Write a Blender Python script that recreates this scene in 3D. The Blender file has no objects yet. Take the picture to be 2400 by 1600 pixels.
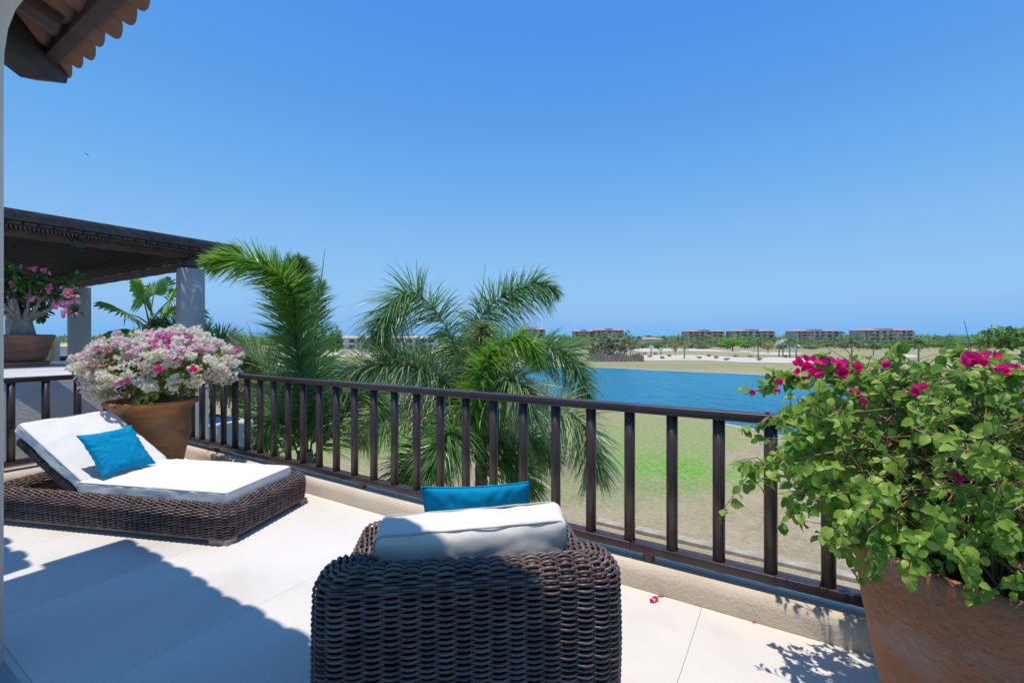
import bpy, bmesh, math, random
import numpy as np
from mathutils import Vector, Matrix, noise
random.seed(7); rng = np.random.default_rng(7)
SC = bpy.context.scene
COL = SC.collection
R = math.radians

# ------------------------------------------------------------------ camera, sky, sun, exposure
CAMZ = 1.30
F = 1066.7                       # focal length in pixels of the 2400 px wide photograph
cam_d = bpy.data.cameras.new('camera'); cam = bpy.data.objects.new('camera', cam_d); COL.objects.link(cam)
cam.location = (0, 0, CAMZ); cam.rotation_euler = (R(90), 0, 0)
cam_d.lens = 16.0; cam_d.sensor_width = 36.0; cam_d.shift_y = -9 / 2400
cam_d.clip_start = 0.05; cam_d.clip_end = 60000
SC.camera = cam
SUN = Vector((-0.059, -0.089, 1.0)).normalized()
world = bpy.data.worlds.new('World'); SC.world = world; world.use_nodes = True
wn = world.node_tree.nodes; wl = world.node_tree.links
bg = wn['Background']
sky = wn.new('ShaderNodeTexSky'); sky.sky_type = 'NISHITA'; sky.sun_disc = False
sky.sun_elevation = math.asin(SUN.z); sky.sun_rotation = math.atan2(SUN.x, SUN.y)
sky.altitude = 0; sky.air_density = 1.0; sky.dust_density = 0.0; sky.ozone_density = 3.0
bg.inputs[1].default_value = 0.13
# grade the sky's own colours (deeper, more even blue, less yellow haze at the horizon)
sc0 = wn.new('ShaderNodeVectorMath'); sc0.operation = 'SCALE'; sc0.inputs['Scale'].default_value = 0.13; wl.new(sky.outputs[0], sc0.inputs[0])
cv = wn.new('ShaderNodeRGBCurve'); wl.new(sc0.outputs[0], cv.inputs['Color'])
def setc(c, pts):
    c.points[0].location = pts[0]; c.points[-1].location = pts[-1]
    for p in pts[1:-1]: c.points.new(*p)
setc(cv.mapping.curves[0], [(0, 0), (.09, .045), (.125, .062), (.155, .090), (.20, .140), (.31, .23), (.56, .28), (1, .20)])
setc(cv.mapping.curves[1], [(0, 0), (.227, .250), (.27, .31), (.35, .40), (.54, .50), (.79, .53), (1, .455)])
setc(cv.mapping.curves[2], [(0, 0), (.35, .66), (.49, .77), (.65, .825), (.87, .85), (1, .84)])
cv.mapping.update()
sc1 = wn.new('ShaderNodeVectorMath'); sc1.operation = 'SCALE'; sc1.inputs['Scale'].default_value = 1 / 0.13; wl.new(cv.outputs[0], sc1.inputs[0]); wl.new(sc1.outputs[0], bg.inputs[0])
sun_d = bpy.data.lights.new('sun', 'SUN'); sun_d.energy = 3.6; sun_d.angle = R(0.53); sun_d.color = (1.0, 0.945, 0.87)
sun = bpy.data.objects.new('sun', sun_d); COL.objects.link(sun); sun.location = (0, 0, 30)
sun.rotation_euler = SUN.to_track_quat('Z', 'Y').to_euler()
SC.view_settings.view_transform = 'Standard'; SC.view_settings.look = 'None'
SC.view_settings.exposure = 0.06; SC.view_settings.gamma = 1.0; SC.view_settings.use_curve_mapping = False
SC.cycles.use_denoising = True
SC.cycles.max_bounces = 7; SC.cycles.diffuse_bounces = 3; SC.cycles.glossy_bounces = 3; SC.cycles.transparent_max_bounces = 6

# ------------------------------------------------------------------ frames
TH = 0.549
U = np.array([-math.cos(TH), math.sin(TH), 0.0]); V = np.array([math.sin(TH), math.cos(TH), 0.0]); Zv = np.array([0, 0, 1.0])
def uv(u, v, z=0.0): return U * u + V * v + Zv * z
def at(px, py, Y):  return np.array([(px - 1200) / F * Y, Y, CAMZ - (py - 791) / F * Y])
def onz(px, py, z): return at(px, py, (CAMZ - z) * F / (py - 791))
GZ = -4.2

# ------------------------------------------------------------------ materials
def mat(name, base, rough=0.7, spec=0.5, var=0.0, vscale=5.0, base2=None, bump=0.0, bscale=40.0, coat=0.0, detail=5.0, stretch=None, metal=0.0, lo=0.35, hi=0.65):
    m = bpy.data.materials.new(name); m.use_nodes = True
    n = m.node_tree.nodes; l = m.node_tree.links; b = n['Principled BSDF']
    b.inputs['Roughness'].default_value = rough; b.inputs['Specular IOR Level'].default_value = spec
    b.inputs['Base Color'].default_value = (*base, 1); b.inputs['Coat Weight'].default_value = coat; b.inputs['Metallic'].default_value = metal
    tc = n.new('ShaderNodeTexCoord'); src = tc.outputs['Object']
    if stretch:
        mp = n.new('ShaderNodeMapping'); mp.inputs['Scale'].default_value = stretch; l.new(src, mp.inputs[0]); src = mp.outputs[0]
    m['src'] = 0
    if base2 is None and var > 0: base2 = tuple(max(0, c * (1 - var)) for c in base)
    if base2 is not None:
        t = n.new('ShaderNodeTexNoise'); t.inputs['Scale'].default_value = vscale; t.inputs['Detail'].default_value = detail; l.new(src, t.inputs['Vector'])
        mr = n.new('ShaderNodeMapRange'); mr.inputs[1].default_value = lo; mr.inputs[2].default_value = hi; l.new(t.outputs['Fac'], mr.inputs[0])
        mx = n.new('ShaderNodeMix'); mx.data_type = 'RGBA'; mx.inputs[6].default_value = (*base, 1); mx.inputs[7].default_value = (*base2, 1)
        l.new(mr.outputs[0], mx.inputs[0]); l.new(mx.outputs[2], b.inputs['Base Color'])
    if bump > 0:
        t2 = n.new('ShaderNodeTexNoise'); t2.inputs['Scale'].default_value = bscale; t2.inputs['Detail'].default_value = 6; l.new(src, t2.inputs['Vector'])
        bp = n.new('ShaderNodeBump'); bp.inputs['Strength'].default_value = bump; bp.inputs['Distance'].default_value = 0.02
        l.new(t2.outputs['Fac'], bp.inputs['Height']); l.new(bp.outputs[0], b.inputs['Normal'])
    return m
def addlayer(m, col, scale, lo, hi, amount=1.0, stretch=None, zmask=None, detail=6.0, offset=(0, 0, 0)):
    """mix another colour over the base by noise (stains, streaks)"""
    n = m.node_tree.nodes; l = m.node_tree.links; b = n['Principled BSDF']
    cur = b.inputs['Base Color'].links[0].from_socket if b.inputs['Base Color'].links else None
    tc = n.new('ShaderNodeTexCoord'); mp = n.new('ShaderNodeMapping'); mp.inputs['Scale'].default_value = stretch or (1, 1, 1); mp.inputs['Location'].default_value = offset
    l.new(tc.outputs['Object'], mp.inputs[0])
    t = n.new('ShaderNodeTexNoise'); t.inputs['Scale'].default_value = scale; t.inputs['Detail'].default_value = detail; l.new(mp.outputs[0], t.inputs['Vector'])
    mr = n.new('ShaderNodeMapRange'); mr.inputs[1].default_value = lo; mr.inputs[2].default_value = hi; mr.inputs[4].default_value = amount; l.new(t.outputs['Fac'], mr.inputs[0])
    fac = mr.outputs[0]
    if zmask:
        sx = n.new('ShaderNodeSeparateXYZ'); l.new(tc.outputs['Object'], sx.inputs[0])
        z1 = n.new('ShaderNodeMapRange'); z1.inputs[1].default_value = zmask[0]; z1.inputs[2].default_value = zmask[1]; l.new(sx.outputs[2], z1.inputs[0])
        mu = n.new('ShaderNodeMath'); mu.operation = 'MULTIPLY'; l.new(fac, mu.inputs[0]); l.new(z1.outputs[0], mu.inputs[1]); fac = mu.outputs[0]
    mx = n.new('ShaderNodeMix'); mx.data_type = 'RGBA'; mx.inputs[7].default_value = (*col, 1); l.new(fac, mx.inputs[0])
    if cur is not None: l.new(cur, mx.inputs[6])
    else: mx.inputs[6].default_value = b.inputs['Base Color'].default_value
    l.new(mx.outputs[2], b.inputs['Base Color'])
    return m
def leafmat(name, base, base2, trans=0.35, rough=0.45, vscale=9.0, tcol=None, spec=0.25):
    m = bpy.data.materials.new(name); m.use_nodes = True
    n = m.node_tree.nodes; l = m.node_tree.links; b = n['Principled BSDF']; out = n['Material Output']
    b.inputs['Roughness'].default_value = rough; b.inputs['Specular IOR Level'].default_value = spec
    g = n.new('ShaderNodeNewGeometry'); oi = n.new('ShaderNodeObjectInfo')
    ad = n.new('ShaderNodeMath'); ad.operation = 'ADD'; l.new(g.outputs['Random Per Island'], ad.inputs[0]); l.new(oi.outputs['Random'], ad.inputs[1])
    fr = n.new('ShaderNodeMath'); fr.operation = 'FRACT'; l.new(ad.outputs[0], fr.inputs[0])
    mx = n.new('ShaderNodeMix'); mx.data_type = 'RGBA'; mx.inputs[6].default_value = (*base, 1); mx.inputs[7].default_value = (*base2, 1)
    l.new(fr.outputs[0], mx.inputs[0]); l.new(mx.outputs[2], b.inputs['Base Color'])
    tr = n.new('ShaderNodeBsdfTranslucent'); ms = n.new('ShaderNodeMixShader'); ms.inputs[0].default_value = trans
    if tcol: tr.inputs[0].default_value = (*tcol, 1)
    else: l.new(mx.outputs[2], tr.inputs[0])
    l.new(b.outputs[0], ms.inputs[1]); l.new(tr.outputs[0], ms.inputs[2]); l.new(ms.outputs[0], out.inputs[0])
    return m

M = {}
M['slab'] = mat('off white terrace plaster', (0.80, 0.745, 0.665), 0.72, 0.3, base2=(0.71, 0.655, 0.575), vscale=1.1, bump=0.10, bscale=60)
addlayer(M['slab'], (0.52, 0.45, 0.37), 1.7, 0.55, 0.80, 0.55, stretch=(1, 1, 1))
addlayer(M['slab'], (0.38, 0.33, 0.29), 9.0, 0.70, 0.80, 0.5, offset=(3, 1, 0))
def slab_tone(m):
    n = m.node_tree.nodes; l = m.node_tree.links; b = n['Principled BSDF']; cur = b.inputs['Base Color'].links[0].from_socket
    oi = n.new('ShaderNodeObjectInfo'); mr = n.new('ShaderNodeMapRange'); mr.inputs[3].default_value = .945; mr.inputs[4].default_value = 1.0; l.new(oi.outputs['Random'], mr.inputs[0])
    vm = n.new('ShaderNodeVectorMath'); vm.operation = 'SCALE'; l.new(cur, vm.inputs[0]); l.new(mr.outputs[0], vm.inputs['Scale']); l.new(vm.outputs[0], b.inputs['Base Color'])
addlayer(M['slab'], (0.30, 0.27, 0.25), 60.0, 0.74, 0.78, 0.7)
slab_tone(M['slab'])
M['joint'] = mat('slab joint', (0.72, 0.68, 0.62), 0.9)
M['curb'] = mat('sand coloured render', (0.74, 0.62, 0.48), 0.85, 0.25, base2=(0.66, 0.54, 0.40), vscale=3, bump=0.28, bscale=70)
addlayer(M['curb'], (0.48, 0.34, 0.21), 5.0, 0.60, 0.78, 0.45, stretch=(1, 1, 1))
M['wall'] = mat('white render wall', (0.62, 0.61, 0.58), 0.85, 0.2, base2=(0.55, 0.54, 0.52), vscale=2, bump=0.2, bscale=50)
M['pillar'] = mat('grey white pillar render', (0.50, 0.48, 0.46), 0.85, 0.2, base2=(0.44, 0.42, 0.41), vscale=2, bump=0.2, bscale=30)
M['cream'] = mat('cream plaster', (0.80, 0.72, 0.62), 0.85, 0.2, base2=(0.76, 0.68, 0.58), vscale=2, bump=0.15, bscale=30)
M['rail'] = mat('dark brown painted rail', (0.060, 0.036, 0.033), 0.38, 0.5, base2=(0.040, 0.025, 0.024), vscale=8, bump=0.12, bscale=30, stretch=(1, 1, .15))
addlayer(M['rail'], (0.13, 0.10, 0.085), 14, 0.62, 0.80, 0.5, stretch=(1, 1, .25))
M['stub'] = mat('rail foot', (0.14, 0.10, 0.075), 0.7, 0.3)
M['beam'] = mat('dark stained timber', (0.045, 0.030, 0.030), 0.6, 0.4, base2=(0.025, 0.018, 0.02), vscale=6, bump=0.4, bscale=25, stretch=(1, 1, 1))
M['beam2'] = mat('brown weathered timber', (0.12, 0.085, 0.08), 0.7, 0.3, base2=(0.08, 0.055, 0.052), vscale=9, bump=0.4, bscale=25)
M['tile'] = mat('clay roof tile', (0.40, 0.20, 0.13), 0.85, 0.2, base2=(0.28, 0.17, 0.12), vscale=12, bump=0.3, bscale=60)
M['rooftile'] = mat('far clay roof', (0.62, 0.31, 0.20), 0.85, 0.2, base2=(0.55, 0.27, 0.18), vscale=0.8)
M['terra_l'] = mat('fired terracotta', (0.70, 0.27, 0.085), 0.45, 0.5, base2=(0.56, 0.21, 0.07), vscale=5, bump=0.5, bscale=45)
addlayer(M['terra_l'], (0.20, 0.10, 0.07), 2.3, 0.53, 0.66, 0.75, stretch=(1, 1, 1.6), offset=(1.3, .2, .4))
addlayer(M['terra_l'], (0.60, 0.40, 0.27), 14, 0.64, 0.75, 0.35)
M['terra_r'] = mat('weathered terracotta', (0.50, 0.18, 0.075), 0.7, 0.35, base2=(0.38, 0.155, 0.08), vscale=4, bump=0.7, bscale=55)
addlayer(M['terra_r'], (0.44, 0.31, 0.24), 2.6, 0.50, 0.70, 0.7, stretch=(1, 1, 2.2), offset=(.3, .7, .2))
addlayer(M['terra_r'], (0.16, 0.10, 0.07), 3.4, 0.55, 0.75, 0.6, stretch=(1, 1, 1.5), offset=(4, 2, 1))
M['terra_d'] = mat('dull red terracotta', (0.36, 0.16, 0.10), 0.65, 0.35, base2=(0.20, 0.10, 0.07), vscale=4, bump=0.3, bscale=30, stretch=(1, 1, 3))
M['soil'] = mat('dry soil', (0.12, 0.08, 0.06), 0.95, 0.1, base2=(0.06, 0.04, 0.03), vscale=40, bump=0.8, bscale=60)
M['wicker'] = mat('brown grey wicker', (0.205, 0.140, 0.120), 0.36, 0.5, base2=(0.105, 0.068, 0.060), vscale=14, detail=3)
def island_tone(m, lo, hi):
    n = m.node_tree.nodes; l = m.node_tree.links; b = n['Principled BSDF']; cur = b.inputs['Base Color'].links[0].from_socket
    g = n.new('ShaderNodeNewGeometry'); mr = n.new('ShaderNodeMapRange'); mr.inputs[3].default_value = lo; mr.inputs[4].default_value = hi; l.new(g.outputs['Random Per Island'], mr.inputs[0])
    vm = n.new('ShaderNodeVectorMath'); vm.operation = 'SCALE'; l.new(cur, vm.inputs[0]); l.new(mr.outputs[0], vm.inputs['Scale']); l.new(vm.outputs[0], b.inputs['Base Color'])
island_tone(M['wicker'], .70, 1.25)
M['wcore'] = mat('dark wicker core', (0.012, 0.009, 0.009), 0.9, 0.1)
M['foot'] = mat('pale weathered wood', (0.40, 0.33, 0.27), 0.85, 0.2, var=0.3, vscale=30, bump=0.4, bscale=90)
M['white'] = mat('white cushion cloth', (0.84, 0.80, 0.745), 0.9, 0.15, base2=(0.80, 0.76, 0.70), vscale=3, bump=0.12, bscale=12)
M['ivory'] = mat('ivory cushion cloth', (0.83, 0.765, 0.67), 0.9, 0.15, base2=(0.78, 0.71, 0.61), vscale=3, bump=0.12, bscale=10)
M['piping'] = mat('grey piping', (0.35, 0.33, 0.33), 0.9, 0.1)
M['piping2'] = mat('cream piping', (0.55, 0.50, 0.45), 0.9, 0.1)
M['aqua'] = mat('turquoise cloth', (0.0, 0.27, 0.47), 0.85, 0.15, base2=(0.0, 0.245, 0.44), vscale=3, bump=0.15, bscale=14)
M['bark'] = mat('twig bark', (0.42, 0.27, 0.17), 0.8, 0.2, base2=(0.24, 0.15, 0.10), vscale=20)
M['greybark'] = mat('grey bark', (0.30, 0.28, 0.25), 0.85, 0.2, base2=(0.20, 0.19, 0.17), vscale=12, bump=0.3, bscale=30)
M['leaf'] = leafmat('bougainvillea leaf', (0.12, 0.29, 0.03), (0.44, 0.58, 0.10), 0.44, 0.38, spec=.3)
M['leafdark'] = leafmat('dark leaf', (0.05, 0.13, 0.035), (0.16, 0.27, 0.06), 0.3, 0.4)
M['leafyel'] = leafmat('yellow green leaf', (0.12, 0.24, 0.03), (0.42, 0.42, 0.08), 0.4, 0.5)
M['magenta'] = leafmat('magenta bract', (0.93, 0.02, 0.36), (0.95, 0.05, 0.24), 0.45, 0.6, spec=.1)
M['magenta2'] = leafmat('pink magenta bract', (0.88, 0.12, 0.52), (0.92, 0.38, 0.66), 0.45, 0.6, spec=.1)
M['palepink'] = leafmat('pale pink bract', (0.94, 0.62, 0.72), (0.95, 0.84, 0.84), 0.5, 0.6, spec=.1)
M['whitebract'] = leafmat('cream white bract', (0.95, 0.91, 0.79), (0.93, 0.88, 0.70), 0.5, 0.6, spec=.1)
M['drypetal'] = leafmat('dry bract', (0.55, 0.35, 0.25), (0.70, 0.55, 0.42), 0.3, 0.7)
M['rosepink'] = leafmat('rose pink flower', (0.75, 0.10, 0.28), (0.80, 0.40, 0.50), 0.3, 0.6)
M['palm'] = leafmat('palm leaflet', (0.10, 0.25, 0.06), (0.27, 0.45, 0.14), 0.38, 0.32, spec=0.6)
M['palmbright'] = leafmat('bright palm leaflet', (0.15, 0.38, 0.03), (0.36, 0.56, 0.08), 0.45, 0.34, spec=0.5)
M['palmolive'] = leafmat('olive palm leaflet', (0.20, 0.30, 0.10), (0.46, 0.54, 0.25), 0.34, 0.34, spec=0.6)
M['rachis'] = mat('palm leaf stalk', (0.16, 0.15, 0.07), 0.5, 0.4, base2=(0.13, 0.085, 0.05), vscale=5)
M['ptrunk'] = mat('palm trunk', (0.30, 0.27, 0.22), 0.9, 0.2, base2=(0.16, 0.13, 0.10), vscale=6, bump=0.6, bscale=20, stretch=(1, 1, 4))
M['fartree1'] = leafmat('far green foliage', (0.13, 0.26, 0.06), (0.22, 0.36, 0.10), 0.3, 0.8)
M['fartree2'] = leafmat('far olive foliage', (0.22, 0.25, 0.13), (0.31, 0.33, 0.18), 0.2, 0.8)
M['fartree3'] = leafmat('far grey brown brush', (0.32, 0.31, 0.20), (0.44, 0.42, 0.29), 0.25, 0.8)
M['fartree4'] = leafmat('far bright foliage', (0.17, 0.42, 0.05), (0.26, 0.52, 0.08), 0.3, 0.8)
M['farpalm'] = leafmat('far palm foliage', (0.14, 0.21, 0.07), (0.30, 0.32, 0.10), 0.2, 0.6)
M['farpalmdark'] = leafmat('dark palm foliage', (0.08, 0.15, 0.06), (0.15, 0.21, 0.09), 0.2, 0.6)
M['silver'] = leafmat('silvery palm foliage', (0.50, 0.58, 0.56), (0.64, 0.70, 0.68), 0.2, 0.6)
M['yellowtree'] = leafmat('yellow foliage', (0.36, 0.34, 0.08), (0.45, 0.44, 0.14), 0.2, 0.7)
M['sand'] = mat('bunker sand', (0.66, 0.58, 0.48), 0.95, 0.1, base2=(0.56, 0.48, 0.39), vscale=0.25)
M['bank'] = mat('pale shore edging', (0.55, 0.48, 0.38), 0.95, 0.1, base2=(0.42, 0.35, 0.25), vscale=0.8)
M['stone'] = mat('grey stone facade', (0.46, 0.44, 0.43), 0.9, 0.2, base2=(0.54, 0.51, 0.48), vscale=0.4)
M['stonewarm'] = mat('warm stone facade', (0.52, 0.45, 0.41), 0.9, 0.2, base2=(0.46, 0.40, 0.36), vscale=0.4)
M['villa'] = mat('white villa wall', (0.72, 0.71, 0.70), 0.9, 0.2)
M['glass'] = mat('dark window glass', (0.03, 0.06, 0.08), 0.12, 0.8)
M['villaroof'] = mat('beige villa roof', (0.60, 0.47, 0.38), 0.9, 0.1)
M['blue'] = mat('blue water mosaic', (0.02, 0.12, 0.42), 0.15, 0.6, base2=(0.015, 0.06, 0.26), vscale=30)
M['bluepad'] = mat('blue pad', (0.02, 0.16, 0.36), 0.8, 0.2)
M['stonegrn'] = mat('grey green stone plinth', (0.30, 0.42, 0.40), 0.5, 0.4, base2=(0.22, 0.30, 0.29), vscale=6)
M['lampdark'] = mat('dark lamp metal', (0.02, 0.035, 0.03), 0.5, 0.5)
M['bird'] = mat('dark bird', (0.02, 0.02, 0.025), 0.8, 0.2)
M['coping'] = mat('pale coping stone', (0.50, 0.43, 0.33), 0.9, 0.2, base2=(0.34, 0.29, 0.22), vscale=5, bump=0.3)
M['brownleaf'] = mat('dry fallen leaf', (0.35, 0.18, 0.09), 0.8, 0.2)

def striped():
    m = bpy.data.materials.new('yellow and grey striped cloth'); m.use_nodes = True
    n = m.node_tree.nodes; l = m.node_tree.links; b = n['Principled BSDF']; b.inputs['Roughness'].default_value = 0.9
    tc = n.new('ShaderNodeTexCoord'); w = n.new('ShaderNodeTexWave'); w.inputs['Scale'].default_value = 3.2; w.inputs['Distortion'].default_value = 0
    w.bands_direction = 'X'; l.new(tc.outputs['Object'], w.inputs[0])
    r = n.new('ShaderNodeValToRGB'); r.color_ramp.interpolation = 'CONSTANT'
    r.color_ramp.elements[0].color = (0.75, 0.50, 0.08, 1); r.color_ramp.elements[1].position = 0.5; r.color_ramp.elements[1].color = (0.62, 0.62, 0.60, 1)
    l.new(w.outputs[0], r.inputs[0]); l.new(r.outputs[0], b.inputs['Base Color']); return m
M['stripe'] = striped()

def lawnmat():
    m = bpy.data.materials.new('dry golf lawn'); m.use_nodes = True
    n = m.node_tree.nodes; l = m.node_tree.links; b = n['Principled BSDF']; b.inputs['Roughness'].default_value = 0.95; b.inputs['Specular IOR Level'].default_value = 0.1
    g = n.new('ShaderNodeNewGeometry')
    def noi(scale, det=6, st=None):
        src = g.outputs['Position']
        if st:
            mp = n.new('ShaderNodeMapping'); mp.inputs['Scale'].default_value = st; l.new(src, mp.inputs[0]); src = mp.outputs[0]
        t = n.new('ShaderNodeTexNoise'); t.inputs['Scale'].default_value = scale; t.inputs['Detail'].default_value = det; l.new(src, t.inputs['Vector']); return t.outputs['Fac']
    def rng_(s, lo, hi, a=1.0):
        r = n.new('ShaderNodeMapRange'); r.inputs[1].default_value = lo; r.inputs[2].default_value = hi; r.inputs[4].default_value = a; l.new(s, r.inputs[0]); return r.outputs[0]
    def mix(f, a, c):
        x = n.new('ShaderNodeMix'); x.data_type = 'RGBA'; l.new(f, x.inputs[0])
        if isinstance(a, tuple): x.inputs[6].default_value = (*a, 1)
        else: l.new(a, x.inputs[6])
        x.inputs[7].default_value = (*c, 1); return x.outputs[2]
    c = mix(rng_(noi(1.3), .35, .68), (0.45, 0.345, 0.215), (0.33, 0.275, 0.15))
    c = mix(rng_(noi(0.13, 4, (1, .5, 1)), .40, .60, .65), c, (0.28, 0.33, 0.11))
    dn = noi(0.35, 4)
    for (cx, cy, rx, ry, amt, col) in LAWN:
        s = n.new('ShaderNodeVectorMath'); s.operation = 'SUBTRACT'; l.new(g.outputs['Position'], s.inputs[0]); s.inputs[1].default_value = (cx, cy, GZ)
        q = n.new('ShaderNodeVectorMath'); q.operation = 'MULTIPLY'; l.new(s.outputs[0], q.inputs[0]); q.inputs[1].default_value = (1 / rx, 1 / ry, 0)
        ln = n.new('ShaderNodeVectorMath'); ln.operation = 'LENGTH'; l.new(q.outputs[0], ln.inputs[0])
        ad = n.new('ShaderNodeMath'); ad.operation = 'MULTIPLY_ADD'; l.new(dn, ad.inputs[0]); ad.inputs[1].default_value = 1.6; l.new(ln.outputs['Value'], ad.inputs[2])
        c = mix(rng_(ad.outputs[0], 2.15, 1.35, amt), c, col)
    c2 = mix(rng_(noi(5.0, 5), .42, .70, .65), c, (0.50, 0.41, 0.27))
    c2 = mix(rng_(noi(16.0, 4), .50, .70, .60), c2, (0.17, 0.165, 0.07))
    l.new(c2, b.inputs['Base Color'])
    bp = n.new('ShaderNodeBump'); bp.inputs['Strength'].default_value = 0.8; bp.inputs['Distance'].default_value = 0.05
    l.new(noi(14.0, 5), bp.inputs['Height']); l.new(bp.outputs[0], b.inputs['Normal'])
    return m
LAWN = [(-8.0, 26, 8, 4.6, 1.0, (0.14, 0.34, 0.03)), (-2.5, 33, 8, 5, .8, (0.19, 0.32, 0.05)), (6.7, 19.6, 3.2, 2.8, 1.0, (0.13, 0.36, 0.02)),
        (6.0, 24.5, 6.0, 4.0, .85, (0.22, 0.34, 0.07)), (9.0, 28.0, 9.0, 4.0, .6, (0.27, 0.32, 0.10)), (3.0, 17, 3.5, 2.0, .6, (0.20, 0.27, 0.08)),
        (9.4, 14.9, 1.1, .7, .6, (0.17, 0.25, 0.06)), (30, 90, 26, 9, .55, (0.22, 0.27, 0.09)), (75, 130, 45, 14, .6, (0.20, 0.26, 0.085)), (-30, 120, 40, 8, .6, (0.20, 0.26, 0.085)), (110, 190, 60, 22, .6, (0.22, 0.27, 0.11))]
M['lawn'] = lawnmat()

def watermat(name, col, rough, scale, strength, st=(1, 1, 1), spec=.5):
    m = bpy.data.materials.new(name); m.use_nodes = True
    n = m.node_tree.nodes; l = m.node_tree.links; b = n['Principled BSDF']
    b.inputs['Roughness'].default_value = rough; b.inputs['IOR'].default_value = 1.33; b.inputs['Specular IOR Level'].default_value = spec
    g = n.new('ShaderNodeNewGeometry'); mp = n.new('ShaderNodeMapping'); mp.inputs['Scale'].default_value = st; l.new(g.outputs['Position'], mp.inputs[0])
    t = n.new('ShaderNodeTexNoise'); t.inputs['Scale'].default_value = scale; t.inputs['Detail'].default_value = 5; l.new(mp.outputs[0], t.inputs['Vector'])
    t3 = n.new('ShaderNodeTexNoise'); t3.inputs['Scale'].default_value = scale * .04; t3.inputs['Detail'].default_value = 3; l.new(mp.outputs[0], t3.inputs['Vector'])
    mx = n.new('ShaderNodeMix'); mx.data_type = 'RGBA'; mx.inputs[6].default_value = (*[c * .55 for c in col], 1); mx.inputs[7].default_value = (*[c * 1.5 for c in col], 1)
    l.new(t3.outputs['Fac'], mx.inputs[0]); l.new(mx.outputs[2], b.inputs['Base Color'])
    bp = n.new('ShaderNodeBump'); bp.inputs['Strength'].default_value = strength; bp.inputs['Distance'].default_value = 0.15
    l.new(t.outputs['Fac'], bp.inputs['Height']); l.new(bp.outputs[0], b.inputs['Normal'])
    return m
M['lake'] = watermat('lake water', (0.004, 0.185, 0.285), 0.25, 0.9, 5.0, (1, .4, 1), .4)
M['sea'] = watermat('sea water', (0.01, 0.10, 0.26), 0.4, 0.3, 0.6)

# ------------------------------------------------------------------ mesh helpers
WL = {}
def wloc(o): return WL.get(o.name, np.zeros(3)) if o else np.zeros(3)
def tag(o, label=None, cat=None, group=None, kind=None):
    if label: o['label'] = label
    if cat: o['category'] = cat
    if group: o['group'] = group
    if kind: o['kind'] = kind
    return o
def thing(name, label, cat, loc=(0, 0, 0), group=None):
    o = bpy.data.objects.new(name, None); COL.objects.link(o); o.location = tuple(float(c) for c in loc); o.empty_display_size = .1
    WL[o.name] = np.array(loc, float); return tag(o, label, cat, group)
def mesh_from(name, verts, faces, smooth=False):
    me = bpy.data.meshes.new(name)
    if isinstance(faces, np.ndarray):
        k = faces.shape[1]; me.vertices.add(len(verts)); me.vertices.foreach_set('co', np.asarray(verts, np.float32).ravel())
        me.loops.add(faces.size); me.loops.foreach_set('vertex_index', faces.astype(np.int32).ravel())
        me.polygons.add(len(faces)); me.polygons.foreach_set('loop_start', np.arange(0, faces.size, k, dtype=np.int32))
        me.update(calc_edges=True)
    else:
        me.from_pydata([tuple(map(float, v)) for v in verts], [], faces)
    if smooth: me.polygons.foreach_set('use_smooth', [True] * len(me.polygons))
    me.update(); return me
def link(name, me, m=None, parent=None, loc=None, rot=None, scale=None):
    o = bpy.data.objects.new(name, me); COL.objects.link(o)
    if m is not None and len(me.materials) == 0: me.materials.append(m)
    if parent: o.parent = parent
    if loc is not None: o.location = tuple(float(c) for c in loc)
    if rot is not None: o.rotation_euler = rot
    if scale is not None: o.scale = scale
    return o
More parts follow.
